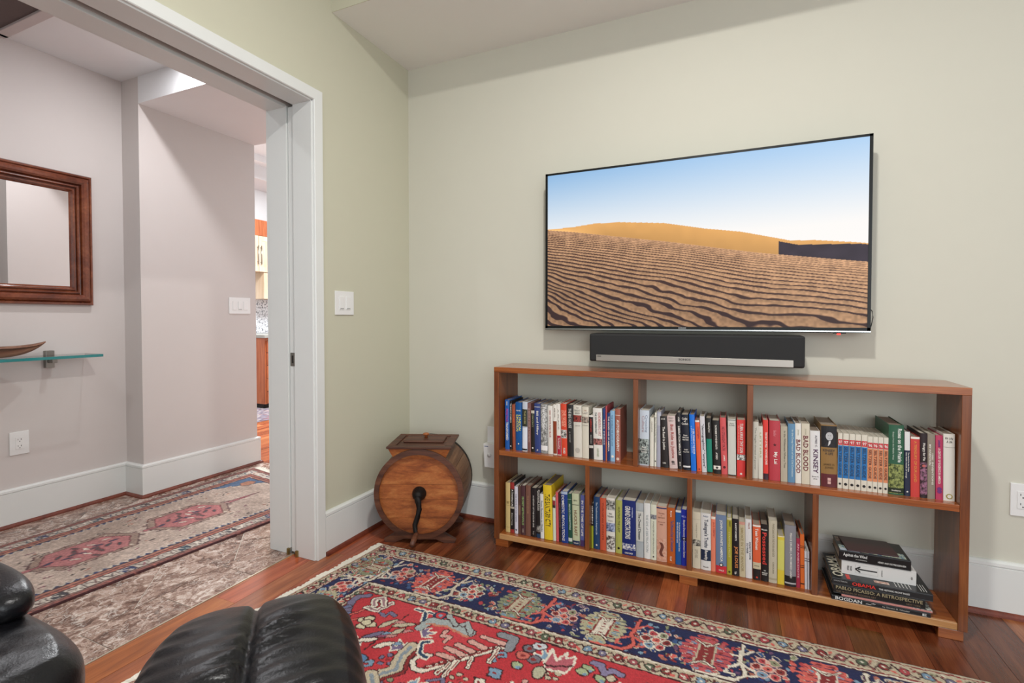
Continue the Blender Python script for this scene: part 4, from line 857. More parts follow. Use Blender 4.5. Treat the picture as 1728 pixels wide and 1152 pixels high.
UR = [
(1.887, 1.9107, .235, 0, 'c9c6b8', 'grey-beige paperback next to the divider', [('t', 'The fragile thread of power', .15, .9, '8c8a7c', .35, 0)]),
(1.9116, 1.9287, .218, -.7, 'd9d6c8', 'short ivory paperback', [('t', 'LETTERS', .4, .88, 'a8a478', .4, 0)]),
(1.93, 1.9492, .245, -.9, 'd93c34', 'red book with dark base', [('t', 'THE BAY OF PIGS * HOWARD JONES', .25, .80, W_, .55, .05), ('b', .0, .1, '3c2430')]),
(1.9513, 1.9915, .245, -.5, 'b83e48', 'wide rose red book lettered My Lai', [('t', 'My Lai', .28, .48, W_, .4, .05), ('e', .60, .18, '54181e', 5), ('t', 'Beidler', .74, .84, 'd88088', .25, 0)]),
(1.9932, 2.0176, .225, -.6, 'b4ac98', 'beige book lettered In the Wilderness', [('t', 'In the Wilderness When a Tree', .25, .92, '6a6658', .3, .1)]),
(2.0187, 2.0439, .238, -.4, '5f8bac', 'slate blue book', [('t', 'In the Deep Heart of the Old Dominion', .1, .9, 'b8ccd0', .35, .1)]),
(2.0449, 2.0663, .242, -.7, 'e2e0d8', 'white book lettered Bad Blood', [('t', 'Jones', .80, .90, 'a8a68c', .4, 0), ('t', 'BAD BLOOD', .17, .73, '6c1c28', .72, 0)]),
(2.0671, 2.0959, .243, -.7, 'd2cbb6', 'cream book lettered Bad Blood', [('t', 'Jones', .82, .92, 'b0aa90', .3, 0), ('t', 'BAD BLOOD', .22, .80, '6c1c28', .62, 0)]),
(2.0971, 2.1314, .217, -.8, 'e0dfdd', 'white book with purple block lettering', [('t', 'ALFRED C.', .70, .92, '4c4450', .22, .1), ('t', 'KINSEY', .22, .66, '4a2248', .5, .05), ('h', 'James H.', .16, '3a3a3a', .7, .006), ('h', 'Jones', .12, '3a3a3a', .4, .006)], dict(soft=True)),
(2.1336, 2.1883, .244, -.8, '8f6d3c', 'thick tan book with a portrait photo', [('b', 0, .21, '5c2228'), ('b', .64, .985, '17181a'), ('h', 'KINSEY', .59, '3c3430', .75, .010), ('h', 'A LIFE', .54, '3c3430', .5, .009), ('h', 'JAMES H.', .36, '5c4420', .7, .009), ('h', 'JONES', .31, '5c4420', .55, .010), ('t', '--', .05, .15, 'd0a8a0', .2, 0)], dict(depth=.19)),
]
for (x0, x1, h) in ((2.1891, 2.2042, .223), (2.2056, 2.2252, .219), (2.2264, 2.2451, .217), (2.2458, 2.2642, .215), (2.2655, 2.2845, .213)):
    UR.append((x0, x1, .216, 0, 'd9d4c4', 'ivory annual with blue spine panel', annual('1f6fb0', '12304e', '97'), dict(soft=True, depth=.185, pg='c9c2b2')))
for (x0, x1, h) in ((2.285, 2.3014, .211), (2.302, 2.318, .209), (2.3188, 2.3345, .207), (2.3353, 2.3504, .206)):
    UR.append((x0, x1, .212, 0, 'd9d4c4', 'ivory annual with orange spine panel', annual('d88a5e', '5a2c20', '96'), dict(soft=True, depth=.185, pg='c9c2b2')))
UR += [
(2.352, 2.3992, .263, -.5, '24583e', 'tall green book with a meadow photo', [('p', .02, .44, '2c3a14', '96a05c'), ('b', .03, .10, '1c2a16'), ('t', 'Roses on the Prairie', .47, .95, 'e0e4dc', .28, .22), ('t', 'Essays from the Middle West', .5, .90, 'b8c8b8', .12, -.22), ('h', 'Indiana', .065, W_, .6, .005)], dict(depth=.195)),
(2.401, 2.4185, .241, -.7, '1d2840', 'narrow navy book with white top', [('b', .71, 1, 'dcdcda'), ('t', 'The Search for the Origins', .38, .68, W_, .3, .2), ('t', 'the little book of songs', .28, .68, W_, .3, -.2), ('e', .07, .25, W_, 5)]),
(2.4198, 2.4474, .224, -.7, 'c9403a', 'plain red clothbound book', [('b', .965, 1, W_), ('t', 'A TREASURY OF OUR LAND', .25, .93, 'd88a3c', .3, 0)]),
(2.4481, 2.4694, .239, -.7, '241518', 'black floral patterned book', [('p', .05, .55, '241518', '9c6a84'), ('t', 'Hungry for Pie', .58, .85, W_, .45, 0), ('e', .50, .25, 'c06058', 12)]),
(2.4699, 2.4923, .239, -.7, '8c8273', 'taupe book with dotted white lettering', [('t', '1001 INVENTIONS', .22, .70, W_, .25, .15), ('t', 'MY INVENTION', .52, .84, W_, .25, -.2)]),
(2.4938, 2.5153, .236, -.9, 'b83a5e', 'magenta book', [('t', 'A CENTURY OF EUGENICS IN AMERICA', .25, .80, W_, .35, 0), ('t', 'Lombardo', .82, .93, '4c2c74', .35, 0), ('e', .17, .35, '6c2c74', 4), ('e', .13, .35, '6c2c74', 4)]),
(2.5158, 2.5488, .244, -.7, 'dfdcd2', 'white book with a gold seal', [('h', 'Eli Lilly', .93, '5a5a54', .7, .009), ('h', 'A Life', .885, '5a5a54', .5, .009), ('b', .80, .804, '8a8880'), ('e', .07, .30, 'a09040', 12), ('e', .07, .2, 'dfdcd2', 12)]),
]
LL = [
(.7585, .7837, .252, -.1, 'cdb67c', 'tan book against the side panel', [('b', .54, .545, '9c8450'), ('b', .62, .625, '9c8450'), ('t', 'III', .58, .62, '7c6434', .5, 0), ('b', .10, .105, '9c8450')]),
(.7847, .8074, .257, -.2, '1c1a1b', 'black book with red ends', [('b', .87, 1, '98302c'), ('b', 0, .07, '98302c'), ('t', 'A Traveling Life', .53, .86, W_, .5, 0), ('b', .48, .52, 'b0a898'), ('t', 'Stories', .15, .4, 'c0b8ac', .3, 0)]),
(.8091, .8274, .238, -.5, 'd4d2dc', 'lilac white book', [('t', 'THE STATE OF THE UNION', .25, .85, '6a6a80', .35, 0), ('e', .08, .25, '3a3a4a', 12)]),
(.8287, .842, .243, -.2, '5a3f36', 'narrow dark brown book', [('b', .4, .6, '7d6050')]),
(.8433, .8672, .249, -.3, '4d3236', 'brown book with green lettering', [('t', 'SECRET METROPOLIS', .2, .78, '8cb06c', .45, 0), ('t', 'WIND', .05, .13, 'c0b0a0', .3, 0)]),
(.8685, .8957, .253, -.1, '765245', 'plain brown book', [('t', 'THE KINGDOM', .45, .8, 'a07c5c', .3, 0)]),
(.8973, .9265, .245, -.1, '1e1a1c', 'black book with white lettering', [('t', 'A HISTORY OF THE COLOR LINE', .2, .85, 'd0ccc4', .25, 0), ('t', 'by', .04, .12, 'a09c94', .3, 0)]),
(.9278, .9479, .248, -.4, '211f1f', 'black book with photo foot', [('t', 'Provincial Lives', .55, .96, W_, .3, .2), ('t', 'Middle-class Experience', .55, .94, W_, .25, -.2), ('p', .12, .25, '3a3a38', 'a8a49c'), ('b', 0, .08, '1c3c5c')]),
(.9488, .967, .22, -1.0, 'e0e0dc', 'short white book', [('t', 'From Plantation to Ghetto', .15, .85, '243a4c', .5, 0)]),
(.9695, 1.0133, .268, -1.8, 'e2c32c', 'tall yellow book lettered The Sanitary City', [('t', 'THE SANITARY CITY', .24, .84, '3c3414', .62, 0)], dict(pg='8d7f70', depth=.19)),
(1.0142, 1.0289, .213, -.9, 'd4dcc8', 'short pale green book', [('b', .82, .93, '8c3038'), ('b', .76, .82, '2a2a2a')]),
(1.0311, 1.0441, .24, -1.2, 'd05c60', 'narrow coral pink book', []),
(1.0453, 1.0572, .237, -1.0, '2a2526', 'narrow charcoal book', [('t', 'MANY THOUSANDS GONE', .3, .8, '7a6c68', .4, 0)]),
(1.0587, 1.092, .249, -1.1, '173a86', 'blue book lettered Domestic Revolutions', [('t', 'DOMESTIC REVOLUTIONS', .04, .93, W_, .42, -.2), ('b', .95, 1, 'a8b8d0')]),
(1.0929, 1.1128, .242, -1.6, '22503f', 'dark green book', [('t', 'PRIVATE CONNECTIONS', .28, .8, 'c0d0c0', .42, 0), ('b', .05, .12, 'd0d8cc'), ('b', .89, .895, 'c0d0c0')]),
(1.1146, 1.15, .247, -1.3, 'c5cba8', 'pale green book with navy base', [('b', 0, .085, '1e3054'), ('h', 'HARVARD', .04, W_, .7, .006), ('b', .78, .79, '2a2e2a'), ('h', 'MINTZ', .87, '6a6c58', .5, .007), ('t', "HUCK'S RAFT", .18, .68, '8c6a50', .45, 0)]),
(1.1517, 1.1715, .244, .1, '5a62a0', 'violet blue book beside the divider', [('t', 'IN THE TIME OF LIFE', .2, .9, W_, .5, 0), ('b', 0, .12, '483464')]),
]
LM = [
(1.2056, 1.2162, .213, -.2, '1f1f1e', 'short black and lime book', [('b', 0, .5, '9aa430'), ('t', 'GREEN', .55, .95, W_, .5, 0)]),
(1.2174, 1.2467, .247, -.3, '1b3f68', 'dark blue book', [('t', 'The Transformation of American Life', .28, .9, 'c0ccd8', .28, 0), ('e', .08, .2, W_, 5)]),
(1.2481, 1.2768, .245, -.5, 'c5573a', 'terracotta book', [('t', 'TURNING POINTS', .2, .92, '8c3018', .3, 0)]),
(1.2782, 1.3185, .251, -.5, 'dedad0', 'white book with three black pictures', [('p', .78, .96, '2a2a28', 'b8b8b0'), ('h', 'WAR', .71, '4a4a46', .35, .008), ('h', 'THE MAN', .66, '4a4a46', .7, .008), ('h', 'Gavaghan', .58, '6a6a64', .6, .005), ('p', .38, .54, '22345c', 'a8b4d0'), ('p', .05, .30, '3c2c2a', 'dedad0')]),
(1.321, 1.3507, .246, 0, 'a9ac58', 'lime green book', [('t', 'HUNTING THE LAST', .4, .88, '5c5c28', .35, 0), ('e', .10, .2, K_, 4)]),
(1.3518, 1.413, .252, -.4, '16296b', 'thick navy book lettered Grand Expectations', [('t', 'GRAND EXPECTATIONS', .30, .90, W_, .40, -.08), ('t', 'PATTERSON', .70, .88, 'c0c8e0', .08, .26), ('p', .10, .21, 'e8e6e0', '3c4a84'), ('h', 'OXFORD', .04, W_, .6, .007)]),
(1.4144, 1.4486, .248, -.5, 'a9b0b2', 'grey book lettered The Dread Disease', [('b', .30, .85, 'c9c9c2'), ('b', .86, .865, '8a9294'), ('b', .285, .29, '8a9294'), ('t', 'The Dread Disease', .33, .82, '4a4c4a', .35, 0)]),
(1.4507, 1.479, .252, -.6, 'dfe0dc', 'white book lettered The Eye of Destruction', [('t', 'THE EYE of DESTRUCTION', .12, .80, '9aa0a0', .35, 0)]),
(1.4795, 1.5049, .25, -.3, 'd6d8c4', 'cream book with grey medallion', [('p', .74, .82, '3a3c44', '9a9ca0'), ('t', 'FOREVER IN SEPARATION', .12, .70, '8a8c7c', .25, 0), ('e', .06, .15, '3a3a3a', 4)]),
(1.5057, 1.5502, .247, -.6, 'cf9f88', 'pink-tan book with a map', [('b', .96, .985, '2c3460'), ('h', 'The Atlas', .88, '8a5c48', .6, .006), ('h', 'of', .84, '8a5c48', .15, .005), ('h', 'HISTORY', .80, '8a5c48', .7, .006), ('h', 'the long road', .72, '8a5c48', .7, .005), ('h', 'west', .68, '8a5c48', .3, .005), ('p', .03, .42, 'c89078', 'd8ae98'), ('t', '~', .1, .35, '6c3c30', .5, 0)]),
(1.551, 1.5856, .247, -.5, 'b8591f', 'orange book with blue spine label', [('b', .20, .80, 'b8591f'), ('t', 'The Diffusion of Study and Development', .22, .78, '2c4c84', .5, .08), ('t', 'Bryant', .84, .95, W_, .25, 0), ('t', 'Cornell', .05, .13, W_, .25, 0)]),
(1.5868, 1.6105, .242, -.4, '17559a', 'mid blue book', [('b', .96, 1, 'dcdcd8'), ('t', 'An American Dilemma and Common Sense', .25, .78, W_, .25, .2), ('t', 'the reform that never came', .4, .78, W_, .25, -.15)]),
(1.611, 1.6342, .248, -.5, '182ca0', 'royal blue book beside the divider', [('h', 'BELL', .88, 'a8b0f0', .8, .007), ('t', 'Simple Decency & Common Sense', .15, .82, W_, .45, 0), ('b', .45, .51, '101c50')]),
]
LR = [
(1.6578, 1.6907, .246, -.4, 'cfc7b0', 'cream book with black photo', [('p', .40, .51, '22201e', 'c8c4b4'), ('t', 'Learning to Live', .55, .8, 'a8a08c', .25, 0), ('t', 'SPEAK', .18, .34, 'a8a08c', .4, 0), ('b', .87, .874, 'a8a08c')]),
(1.6917, 1.7326, .246, -.6, 'd9d8d4', "white book lettered Tuskegee's Truths", [('h', 'RED', .95, '5a6a84', .5, .006), ('t', "Tuskegee's Truths", .40, .90, '243048', .5, 0), ('b', .17, .36, '1c2c44'), ('t', 'Reverby', .18, .35, W_, .4, 0), ('h', 'North', .06, '2a2a2a', .5, .006)]),
(1.733, 1.7512, .237, -.5, 'e08064', 'salmon book with red title', [('t', 'JACK DEMPSEY', .62, .9, 'a02c28', .4, .1), ('b', .955, 1, 'e6d8c8')]),
(1.752, 1.7949, .248, -.7, '6c7f9c', 'slate blue book with star and red base', [('b', 0, .125, 'c4303a'), ('t', "JOHN WAYNE'S AMERICA", .2, .92, W_, .3, 0), ('e', .145, .20, K_, 12), ('e', .145, .17, W_, 5), ('h', 'WILLS', .05, W_, .5, .006)]),
(1.7956, 1.8152, .243, -.6, 'a8a038', 'olive yellow book', [('b', .96, 1, 'c8c29c'), ('t', 'KERRY', .84, .94, '4c4c18', .35, .1), ('t', 'STRANGE FRUIT', .3, .75, 'd0c878', .35, 0), ('e', .05, .25, '3c4c18', 4)]),
(1.8159, 1.8431, .241, -.7, '17161a', 'black book with orange block title', [('t', 'RANDY ROBERTS', .62, .93, W_, .25, .05), ('t', 'JOE LOUIS', .14, .52, 'd8884c', .55, .05), ('t', 'Yale', .03, .08, W_, .3, 0)]),
(1.844, 1.8673, .233, -1.0, 'c0b494', 'beige book lettered Smoke in the', [('b', .95, 1, 'c89080'), ('t', 'SMOKE IN THE MANOR', .1, .9, '9c8c64', .45, 0)]),
(1.868, 1.8928, .248, -1.1, 'dad8d6', "white book lettered Daddy's Gone to War", [('t', "DADDY'S GONE", .32, .62, '243048', .3, .22), ('t', 'TO WAR', .42, .60, '243048', .3, -.2), ('t', 'William M.', .84, .95, 'a06a60', .25, .1)]),
(1.8951, 1.9252, .229, -.8, 'd9603a', 'orange book lettered Teen Women', [('b', .97, 1, W_), ('t', 'Teen Women', .55, .94, W_, .38, 0), ('b', 0, .2, '1e1a1a'), ('b', .2, .32, 'c8bc9c'), ('e', .05, .14, 'c03c2c', 4), ('h', 'and the', .26, '5a5040', .6, .005)]),
(1.9258, 1.9525, .236, -.9, '191717', 'black book lettered Possessed', [('h', 'Bloom', .91, W_, .8, .006), ('t', 'Possessed', .30, .86, 'd83c34', .6, 0), ('h', 'THE', .19, W_, .3, .005), ('h', 'AMERICAN', .15, W_, .8, .005), ('h', 'CENTURY', .12, W_, .7, .005)]),
(1.9534, 1.9843, .258, -.5, 'beb6a0', 'tall beige book', [('t', 'PHYSICIANS FOR THE POOR AND SICK', .42, .95, '8a8068', .25, .05), ('t', 'CAROLINA', .15, .34, '8a8068', .2, .05), ('b', .05, .08, 'a89e84')]),
(1.9852, 2.0104, .199, -.3, 'd9c13c', 'short yellow book', [('b', .30, .92, 'cfcc68'), ('b', .985, 1, W_)]),
(2.0117, 2.0524, .248, -.6, '84848a', 'grey book with black curved base', [('b', 0, .17, '1b1a1c'), ('t', 'PEACE DRUMS | A PROMISED LAND', .14, .88, W_, .22, .02), ('b', .04, .065, 'b0b0b0')]),
(2.053, 2.0668, .2, -.6, 'a12c44', 'narrow crimson book', [('t', 'AN ANECDOTE', .2, .9, 'e0b0b8', .45, 0)]),
(2.0676, 2.0823, .219, -.9, 'd66a2c', 'orange book with black bands', [('b', .78, .79, K_), ('b', .75, .76, K_), ('b', .42, .43, K_), ('b', .385, .395, K_), ('b', .08, .10, K_)]),
(2.0829, 2.0918, .153, -1.1, 'd3d6dc', 'thin short white booklet', [('b', .80, .82, '6c5050'), ('b', .74, .76, '3a3a44')], dict(soft=True)),
(2.0926, 2.0996, .152, -1.0, 'd6d8de', 'thinnest short white booklet beside the divider', [('b', .80, .82, '6c5050'), ('b', .74, .76, '3a3a44')], dict(soft=True)),
]
COMP = [('upper left compartment', .488, UL), ('upper middle compartment', .488, UM), ('upper right compartment', .488, UR), ('lower left compartment', .064, LL), ('lower middle compartment', .064, LM), ('lower right-hand row', .064, LR)]
STOP = (' lettered', ' with', ' beside', ' against', ' next', ' at the')
def short(d_):
    for s_ in STOP: d_ = d_.split(s_)[0]
    return d_
used = set(); ORD = 'zero one two three four five six seven eight nine'.split()
for cn, zs, rows in COMP:
    rn = []; 
    for x in rows: rn.append(x[5])
    for i, row in enumerate(rows):
        x0, x1, h, lean, c, ds, dec = row[:7]; opt = row[7] if len(row) > 7 else {}
        r = book(x0, x1, h, lean, zs, c, dec, **opt)
        if 'annual' in ds:
            same = [k for k in range(len(rows)) if rows[k][5] == ds]; q = same.index(i); kind = 'blue' if 'blue' in ds else 'orange'
            lab = f"{['first','second','third','fourth','fifth'][q]} {kind}-panelled ivory annual from the left in the {cn}"
        else:
            nb = '' if i == 0 else ', right of the ' + short(rn[i - 1]).replace(' annual', ' annuals')
            lab = ds + (', leftmost' if i == 0 else nb) + ', ' + cn
            if len(lab.split()) > 16: lab = ds + ', ' + cn
            if len(lab.split()) > 16: lab = short(ds) + nb + ', ' + cn
        if lab in used: lab = lab.replace(', ' + cn, ' there, ' + cn)
        used.add(lab); tag(r, lab, 'book', 'books in the ' + cn)
        if ds.startswith('thick tan book with a portrait'):
            hd = []
            w = x1 - x0; fy = lambda x: -.004 * (1 - (2 * x / w - 1) ** 2) - .0013
            for nm, cc, pts in (('portrait', 'b9b9b9', [(w * .52 + .0125 * math.cos(a), h * .82 + .0165 * math.sin(a)) for a in [k * PI / 9 for k in range(18)]]), ('portrait', '2b2b2d', [(w * .52 + .0135 * math.cos(a), h * .868 + .009 * math.sin(a)) for a in [k * PI / 9 for k in range(10)]]),
                                ('portrait', '242427', [(w * .2, h * .645), (w * .3, h * .72), (w * .52, h * .745), (w * .78, h * .715), (w * .9, h * .645)]), ('portrait', 'd5d5d5', [(w * .42, h * .66), (w * .48, h * .745), (w * .6, h * .745), (w * .56, h * .70)]), ('portrait', '4a4a4a', [(w * .43, h * .83), (w * .49, h * .83), (w * .49, h * .836), (w * .43, h * .836)]), ('portrait', '4a4a4a', [(w * .56, h * .83), (w * .62, h * .83), (w * .62, h * .836), (w * .56, h * .836)]), ('portrait', '6a5a5a', [(w * .47, h * .785), (w * .58, h * .785), (w * .525, h * .779)])):
                k_ = len(hd); hd.append(1); link(nm, pydata([(x, fy(x) - .0003 * k_, z) for x, z in pts], [tuple(range(len(pts)))]), plain('ink', cc, .5), r)

# flat stack, lower right compartment
def flat(x0, x1, y0, y1, z0, z1, c, ds, cat, spine, top=None, rot=0, soft=False, pg='b8ae9c'):
    r = empty('book', ((x0 + x1) / 2, y0, z0), math.radians(rot)); w = (x1 - x0) / 2; d_ = y1 - y0; th = z1 - z0; bt = min(.0025, th * .2)
    cm = plain('book_cover', c, .3, var=.05)
    boxes('cover', cm, [(-w, w, 0, d_, 0, bt), (-w, w, 0, d_, th - bt, th), (-w, w, 0, .0025, bt, th - bt)], r, .0008)
    box('page_block', PAGE[pg], -w + .003, w - .003, .0026, d_ - .003, bt, th - bt, r)
    for li, d2 in enumerate(spine):
        lo = .0004 + .0002 * li
        if d2[0] == 't': _, s_, a, b_, z_, hh2, cc = d2; letter(s_, lambda x, y: (-w + 2 * w * (a + x * (b_ - a)), -lo - .0003, th * z_ + y * th * hh2), plain('ink', cc, .5), r)
        elif d2[0] == 'b': _, a, b_, z_, hh2, cc = d2; box('cover_panel', plain('ink', cc, .5), -w + 2 * w * a, -w + 2 * w * b_, -lo, 0, th * z_, th * (z_ + hh2), r)
    for d2 in (top or []):
        if d2[0] == 't': _, s_, a, b_, p, q, cc, rt = d2; letter(s_, (lambda x, y: (-w + 2 * w * (a + x * (b_ - a)), d_ * (p + y * (q - p)), th + .0006)) if not rt else (lambda x, y: (-w + 2 * w * (a + (1 - y) * (b_ - a)), d_ * (p + x * (q - p)), th + .0006)), plain('ink', cc, .5), r)
        elif d2[0] == 'b': _, a, b_, p, q, cc = d2; box('cover_panel', plain('ink', cc, .4), -w + 2 * w * a, -w + 2 * w * b_, d_ * p, d_ * q, th, th + .0005, r)
        elif d2[0] == 'p': _, a, b_, p, q, c1, c2 = d2; box('cover_picture', picture(c1, c2), -w + 2 * w * a, -w + 2 * w * b_, d_ * p, d_ * q, th, th + .0004, r)
    return tag(r, ds, 'book', 'books stacked flat on the bottom shelf')
flat(2.168, 2.474, -.2745, -.045, .0646, .0815, '171718', 'black hardback with big white spine letters at the bottom of the flat stack', 'book', [('t', 'BOGDAN', .04, .32, .12, .75, 'd8d8d4'), ('t', '~*', .36, .46, .3, .5, 'd8d8d4'), ('t', 'by Gordon B. Wheeler', .53, .80, .25, .4, 'a8a8a4'), ('t', 'E', .92, .96, .2, .5, 'd8d8d4')])
flat(2.201, 2.480, -.272, -.06, .0815, .0885, 'c08078', 'thin pink paperback above the bottom black hardback of the flat stack', 'book', [], [('p', .8, 1, 0, .3, '2a3c30', 'd8d8d0')], soft=True)
flat(2.174, 2.460, -.270, -.060, .0885, .1235, '1c1a19', 'black hardback titled A Retrospective in the middle of the flat stack', 'book', [('t', 'PABLO PICASSO: A RETROSPECTIVE', .03, .97, .52, .36, '9c9070'), ('t', 'THE MUSEUM OF MODERN ART', .03, .48, .16, .2, '6c5a48'), ('t', 'NEW YORK', .80, .95, .16, .2, '6c5a48')])
flat(2.169, 2.481, -.272, -.050, .1235, .1490, '262729', 'black hardback of historic front pages with bold red spine word', 'book', [('t', 'OBAMA', .21, .45, .28, .5, 'd8362c'), ('t', 'THE HISTORIC FRONT PAGES', .48, .78, .33, .25, 'd8d8d4'), ('t', 'UNION TRIBUNE', .02, .16, .5, .2, '9c9c9a')],
     [('t', 'OBAMA', .02, .14, .08, .92, 'cfc9b4', 1), ('b', .16, .20, .03, .20, 'c8362c'), ('p', .45, .60, .08, .16, 'b07a68', 'd8c0b0')] + [('b', .66 + .035 * k, .668 + .035 * k, .06, .22, 'c8c8c4') for k in range(5)] + [('b', .90 + .025 * k, .907 + .025 * k, .06, .30, 'c8c8c4') for k in range(3)])
flat(2.208, 2.445, -.222, -.065, .149, .2025, 'd6d5d2', 'thick white paperback with an arrow on its spine in the flat stack', 'book', [('b', .19, .5, .2, .60, 'b8b8b6'), ('b', .195, .495, .22, .56, 'd6d5d2'), ('b', .23, .49, .45, .09, '2a2a2a'), ('t', 'MOBY', .08, .105, .3, .35, '3a3a3a'), ('t', 'DICK', .12, .145, .3, .35, '3a3a3a'), ('t', '<', .19, .26, .25, .48, '2a2a2a'), ('t', 'MELVILLE', .545, .56, .25, .45, '6a6a6a'), ('t', 'o', .93, .95, .4, .2, '3a3a3a')], soft=True)
flat(2.199, 2.428, -.225, -.075, .2025, .2410, '141416', 'black hardback with silver script title, second from the top of the stack', 'book', [('t', 'Against the Wind', .06, .40, .40, .40, 'd8d8d4'), ('t', 'an autobiography', .24, .40, .22, .14, 'b8b8b4'), ('t', 'HENRY AND SUE FREUDENHEIM', .55, .93, .28, .18, 'd0d0cc')],
     [('p', .02, .95, .05, .35, '3c6c8c', 'c8cdb0'), ('b', .02, .30, .03, .16, 'b8c4d0'), ('p', .02, .2, .6, .9, '3a2420', 'a08070')])
flat(2.226, 2.395, -.215, -.085, .2410, .2470, '3b191b', 'plain maroon booklet on top of the flat book stack', 'book', [], rot=4, soft=True)

# ------------------------------------------------------------------ barrel butter churn
ch = empty('butter_churn', (.344, -.39, 0), math.radians(21.9)); tag(ch, 'antique wooden barrel butter churn with iron crank in the room corner', 'churn')
OAK = wood('churn_head_wood', (110, 54, 28), (176, 100, 50), (206, 134, 74), (2.5, 9, 9), .45, 2.4, coat=.15, contrast=(.28, .5, .7))
STV = wood('churn_stave_wood', (92, 58, 36), (128, 88, 58), (150, 112, 78), (14, 1, 14), .5, 2.2)
DRK = wood('churn_dark_wood', (62, 34, 24), (96, 56, 38), (128, 80, 54), (1, 14, 14), .5, 2.2)
IRON = plain('rusted_iron', (36, 32, 30), .55, .7, bump=.4, bs=200, var=.3)
Rf, Rb, cz, yf, yb_ = .226, .233, .256, -.035, .295
NS = 20
for k in range(NS):
    a0 = 2 * PI * k / NS + .004; a1 = 2 * PI * (k + 1) / NS - .004; v = []; f = []
    rowsN = 7; 
    for i in range(rowsN):
        t = i / (rowsN - 1); y = yf + (yb_ - yf) * t; Ro = Rf + (Rb - Rf) * t + .006 * math.sin(PI * t); 
        for q in range(4):
            a = a0 + (a1 - a0) * q / 3; v.append((Ro * math.sin(a), y, cz + Ro * math.cos(a)))
        for q in range(4):
            a = a1 + (a0 - a1) * q / 3; v.append(((Ro - .018) * math.sin(a), y, cz + (Ro - .018) * math.cos(a)))
    for i in range(rowsN - 1):
        for q in range(8): f.append((i * 8 + q, i * 8 + (q + 1) % 8, (i + 1) * 8 + (q + 1) % 8, (i + 1) * 8 + q))
    f += [tuple(range(8)), tuple(range((rowsN - 1) * 8, rowsN * 8))]
    me = pydata(v, f); bm = bmesh.new(); bm.from_mesh(me); bmesh.ops.recalc_face_normals(bm, faces=bm.faces); bm.to_mesh(me); bm.free(); link('stave', me, STV, ch)
# head boards, clipped to the circle
def chord(z0, z1, R, n=10):
    L_ = []; 
    for i in range(n + 1): z = z0 + (z1 - z0) * i / n; L_.append((math.sqrt(max(R * R - z * z, 1e-6)), z))
    return L_ + [(-x, z) for x, z in L_[::-1]]
Rh = .2095
zb_ = [-.2094, -.128, -.03, .045, .2094]
for side_, (ya, yb2) in enumerate(((yf + .018, yf + .034), (yb_ - .034, yb_ - .018))):
    for i in range(4):
        o = prism('head_board', OAK, [(x, z + cz) for x, z in chord(zb_[i] + .0006, zb_[i + 1] - .0006, Rh)], 'y', ya + random.uniform(0, .001), yb2, ch)
def ring(name, mat, y, R, wd, th, parent, n=48):
    v = []; f = []
    for i in range(n):
        a = 2 * PI * i / n; c_, s_ = math.cos(a), math.sin(a)
        for rr, yq in ((R, y), (R + th, y + .0015), (R + th, y + wd - .0015), (R, y + wd)): v.append((rr * s_, yq, cz + rr * c_))
    for i in range(n):
        for q in range(4): f.append((i * 4 + q, i * 4 + (q + 1) % 4, ((i + 1) % n) * 4 + (q + 1) % 4, ((i + 1) % n) * 4 + q))
    return link(name, pydata(v, f), mat, parent)
ring('hoop', DRK, yf - .002, Rf - .002, .014, .007, ch); ring('hoop', IRON, yb_ - .03, Rb - .001, .028, .004, ch); ring('rim', DRK, yf - .006, Rf - .022, .010, .025, ch)
# hopper box and framed lid
v = []; 
for z, wx2, ya, yb2 in ((.425, .128, yf + .020, .225), (.487, .160, yf + .008, .245)): v += [(-wx2, ya, z), (wx2, ya, z), (wx2, yb2, z), (-wx2, yb2, z)]
f = [(0, 1, 5, 4), (1, 2, 6, 5), (2, 3, 7, 6), (3, 0, 4, 7), (3, 2, 1, 0), (4, 5, 6, 7)]
link('hopper', pydata(v, f), OAK, ch)
boxes('lid_frame', DRK, [(-.166, .166, yf - .004, yf + .032, .487, .499), (-.166, .166, .222, .252, .487, .499), (-.166, -.126, yf + .032, .222, .487, .499), (.126, .166, yf + .032, .222, .487, .499)], ch, .003)
box('lid_panel', DRK, -.126, .126, yf + .032, .222, .486, .492, ch); box('raised_panel', DRK, -.108, .108, .075, .195, .492, .503, ch, .006)
def lathe(name, mat, prof, loc, parent, n=20, axis='z'):
    v = []; f = []
    for i in range(n):
        a = 2 * PI * i / n
        for r_, h_ in prof:
            p = (r_ * math.cos(a), r_ * math.sin(a), h_) if axis == 'z' else (r_ * math.cos(a), -h_, r_ * math.sin(a)); v.append((p[0] + loc[0], p[1] + loc[1], p[2] + loc[2]))
    m_ = len(prof)
    for i in range(n):
        for q in range(m_ - 1): f.append((i * m_ + q, ((i + 1) % n) * m_ + q, ((i + 1) % n) * m_ + q + 1, i * m_ + q + 1))
    return link(name, pydata(v, f), mat, parent, smooth=True)
lathe('lid_knob', OAK, [(.001, 0), (.010, 0), (.008, .010), (.016, .016), (.017, .022), (.010, .026), (.001, .0265)], (0, .150, .503), ch)
lathe('crank_hub', IRON, [(.001, .056), (.016, .054), (.024, .044), (.030, .026), (.036, .010), (.036, 0)], (0, yf + .018, cz), ch, axis='y')
tube('crank_arm', IRON, [(0, yf - .03, cz), (.006, yf - .036, cz - .025), (.012, yf - .040, cz - .06), (.004, yf - .045, cz - .10), (-.008, yf - .050, cz - .135), (-.004, yf - .058, cz - .165), (.004, yf - .070, cz - .178)], [.017, .016, .014, .013, .013, .011, .008], ch, 10)
tube('crank_handle', DRK, [(.002, yf - .060, cz - .172), (.003, yf - .085, cz - .176), (.002, yf - .12, cz - .182), (.001, yf - .155, cz - .190)], [.010, .012, .014, .011], ch, 12)
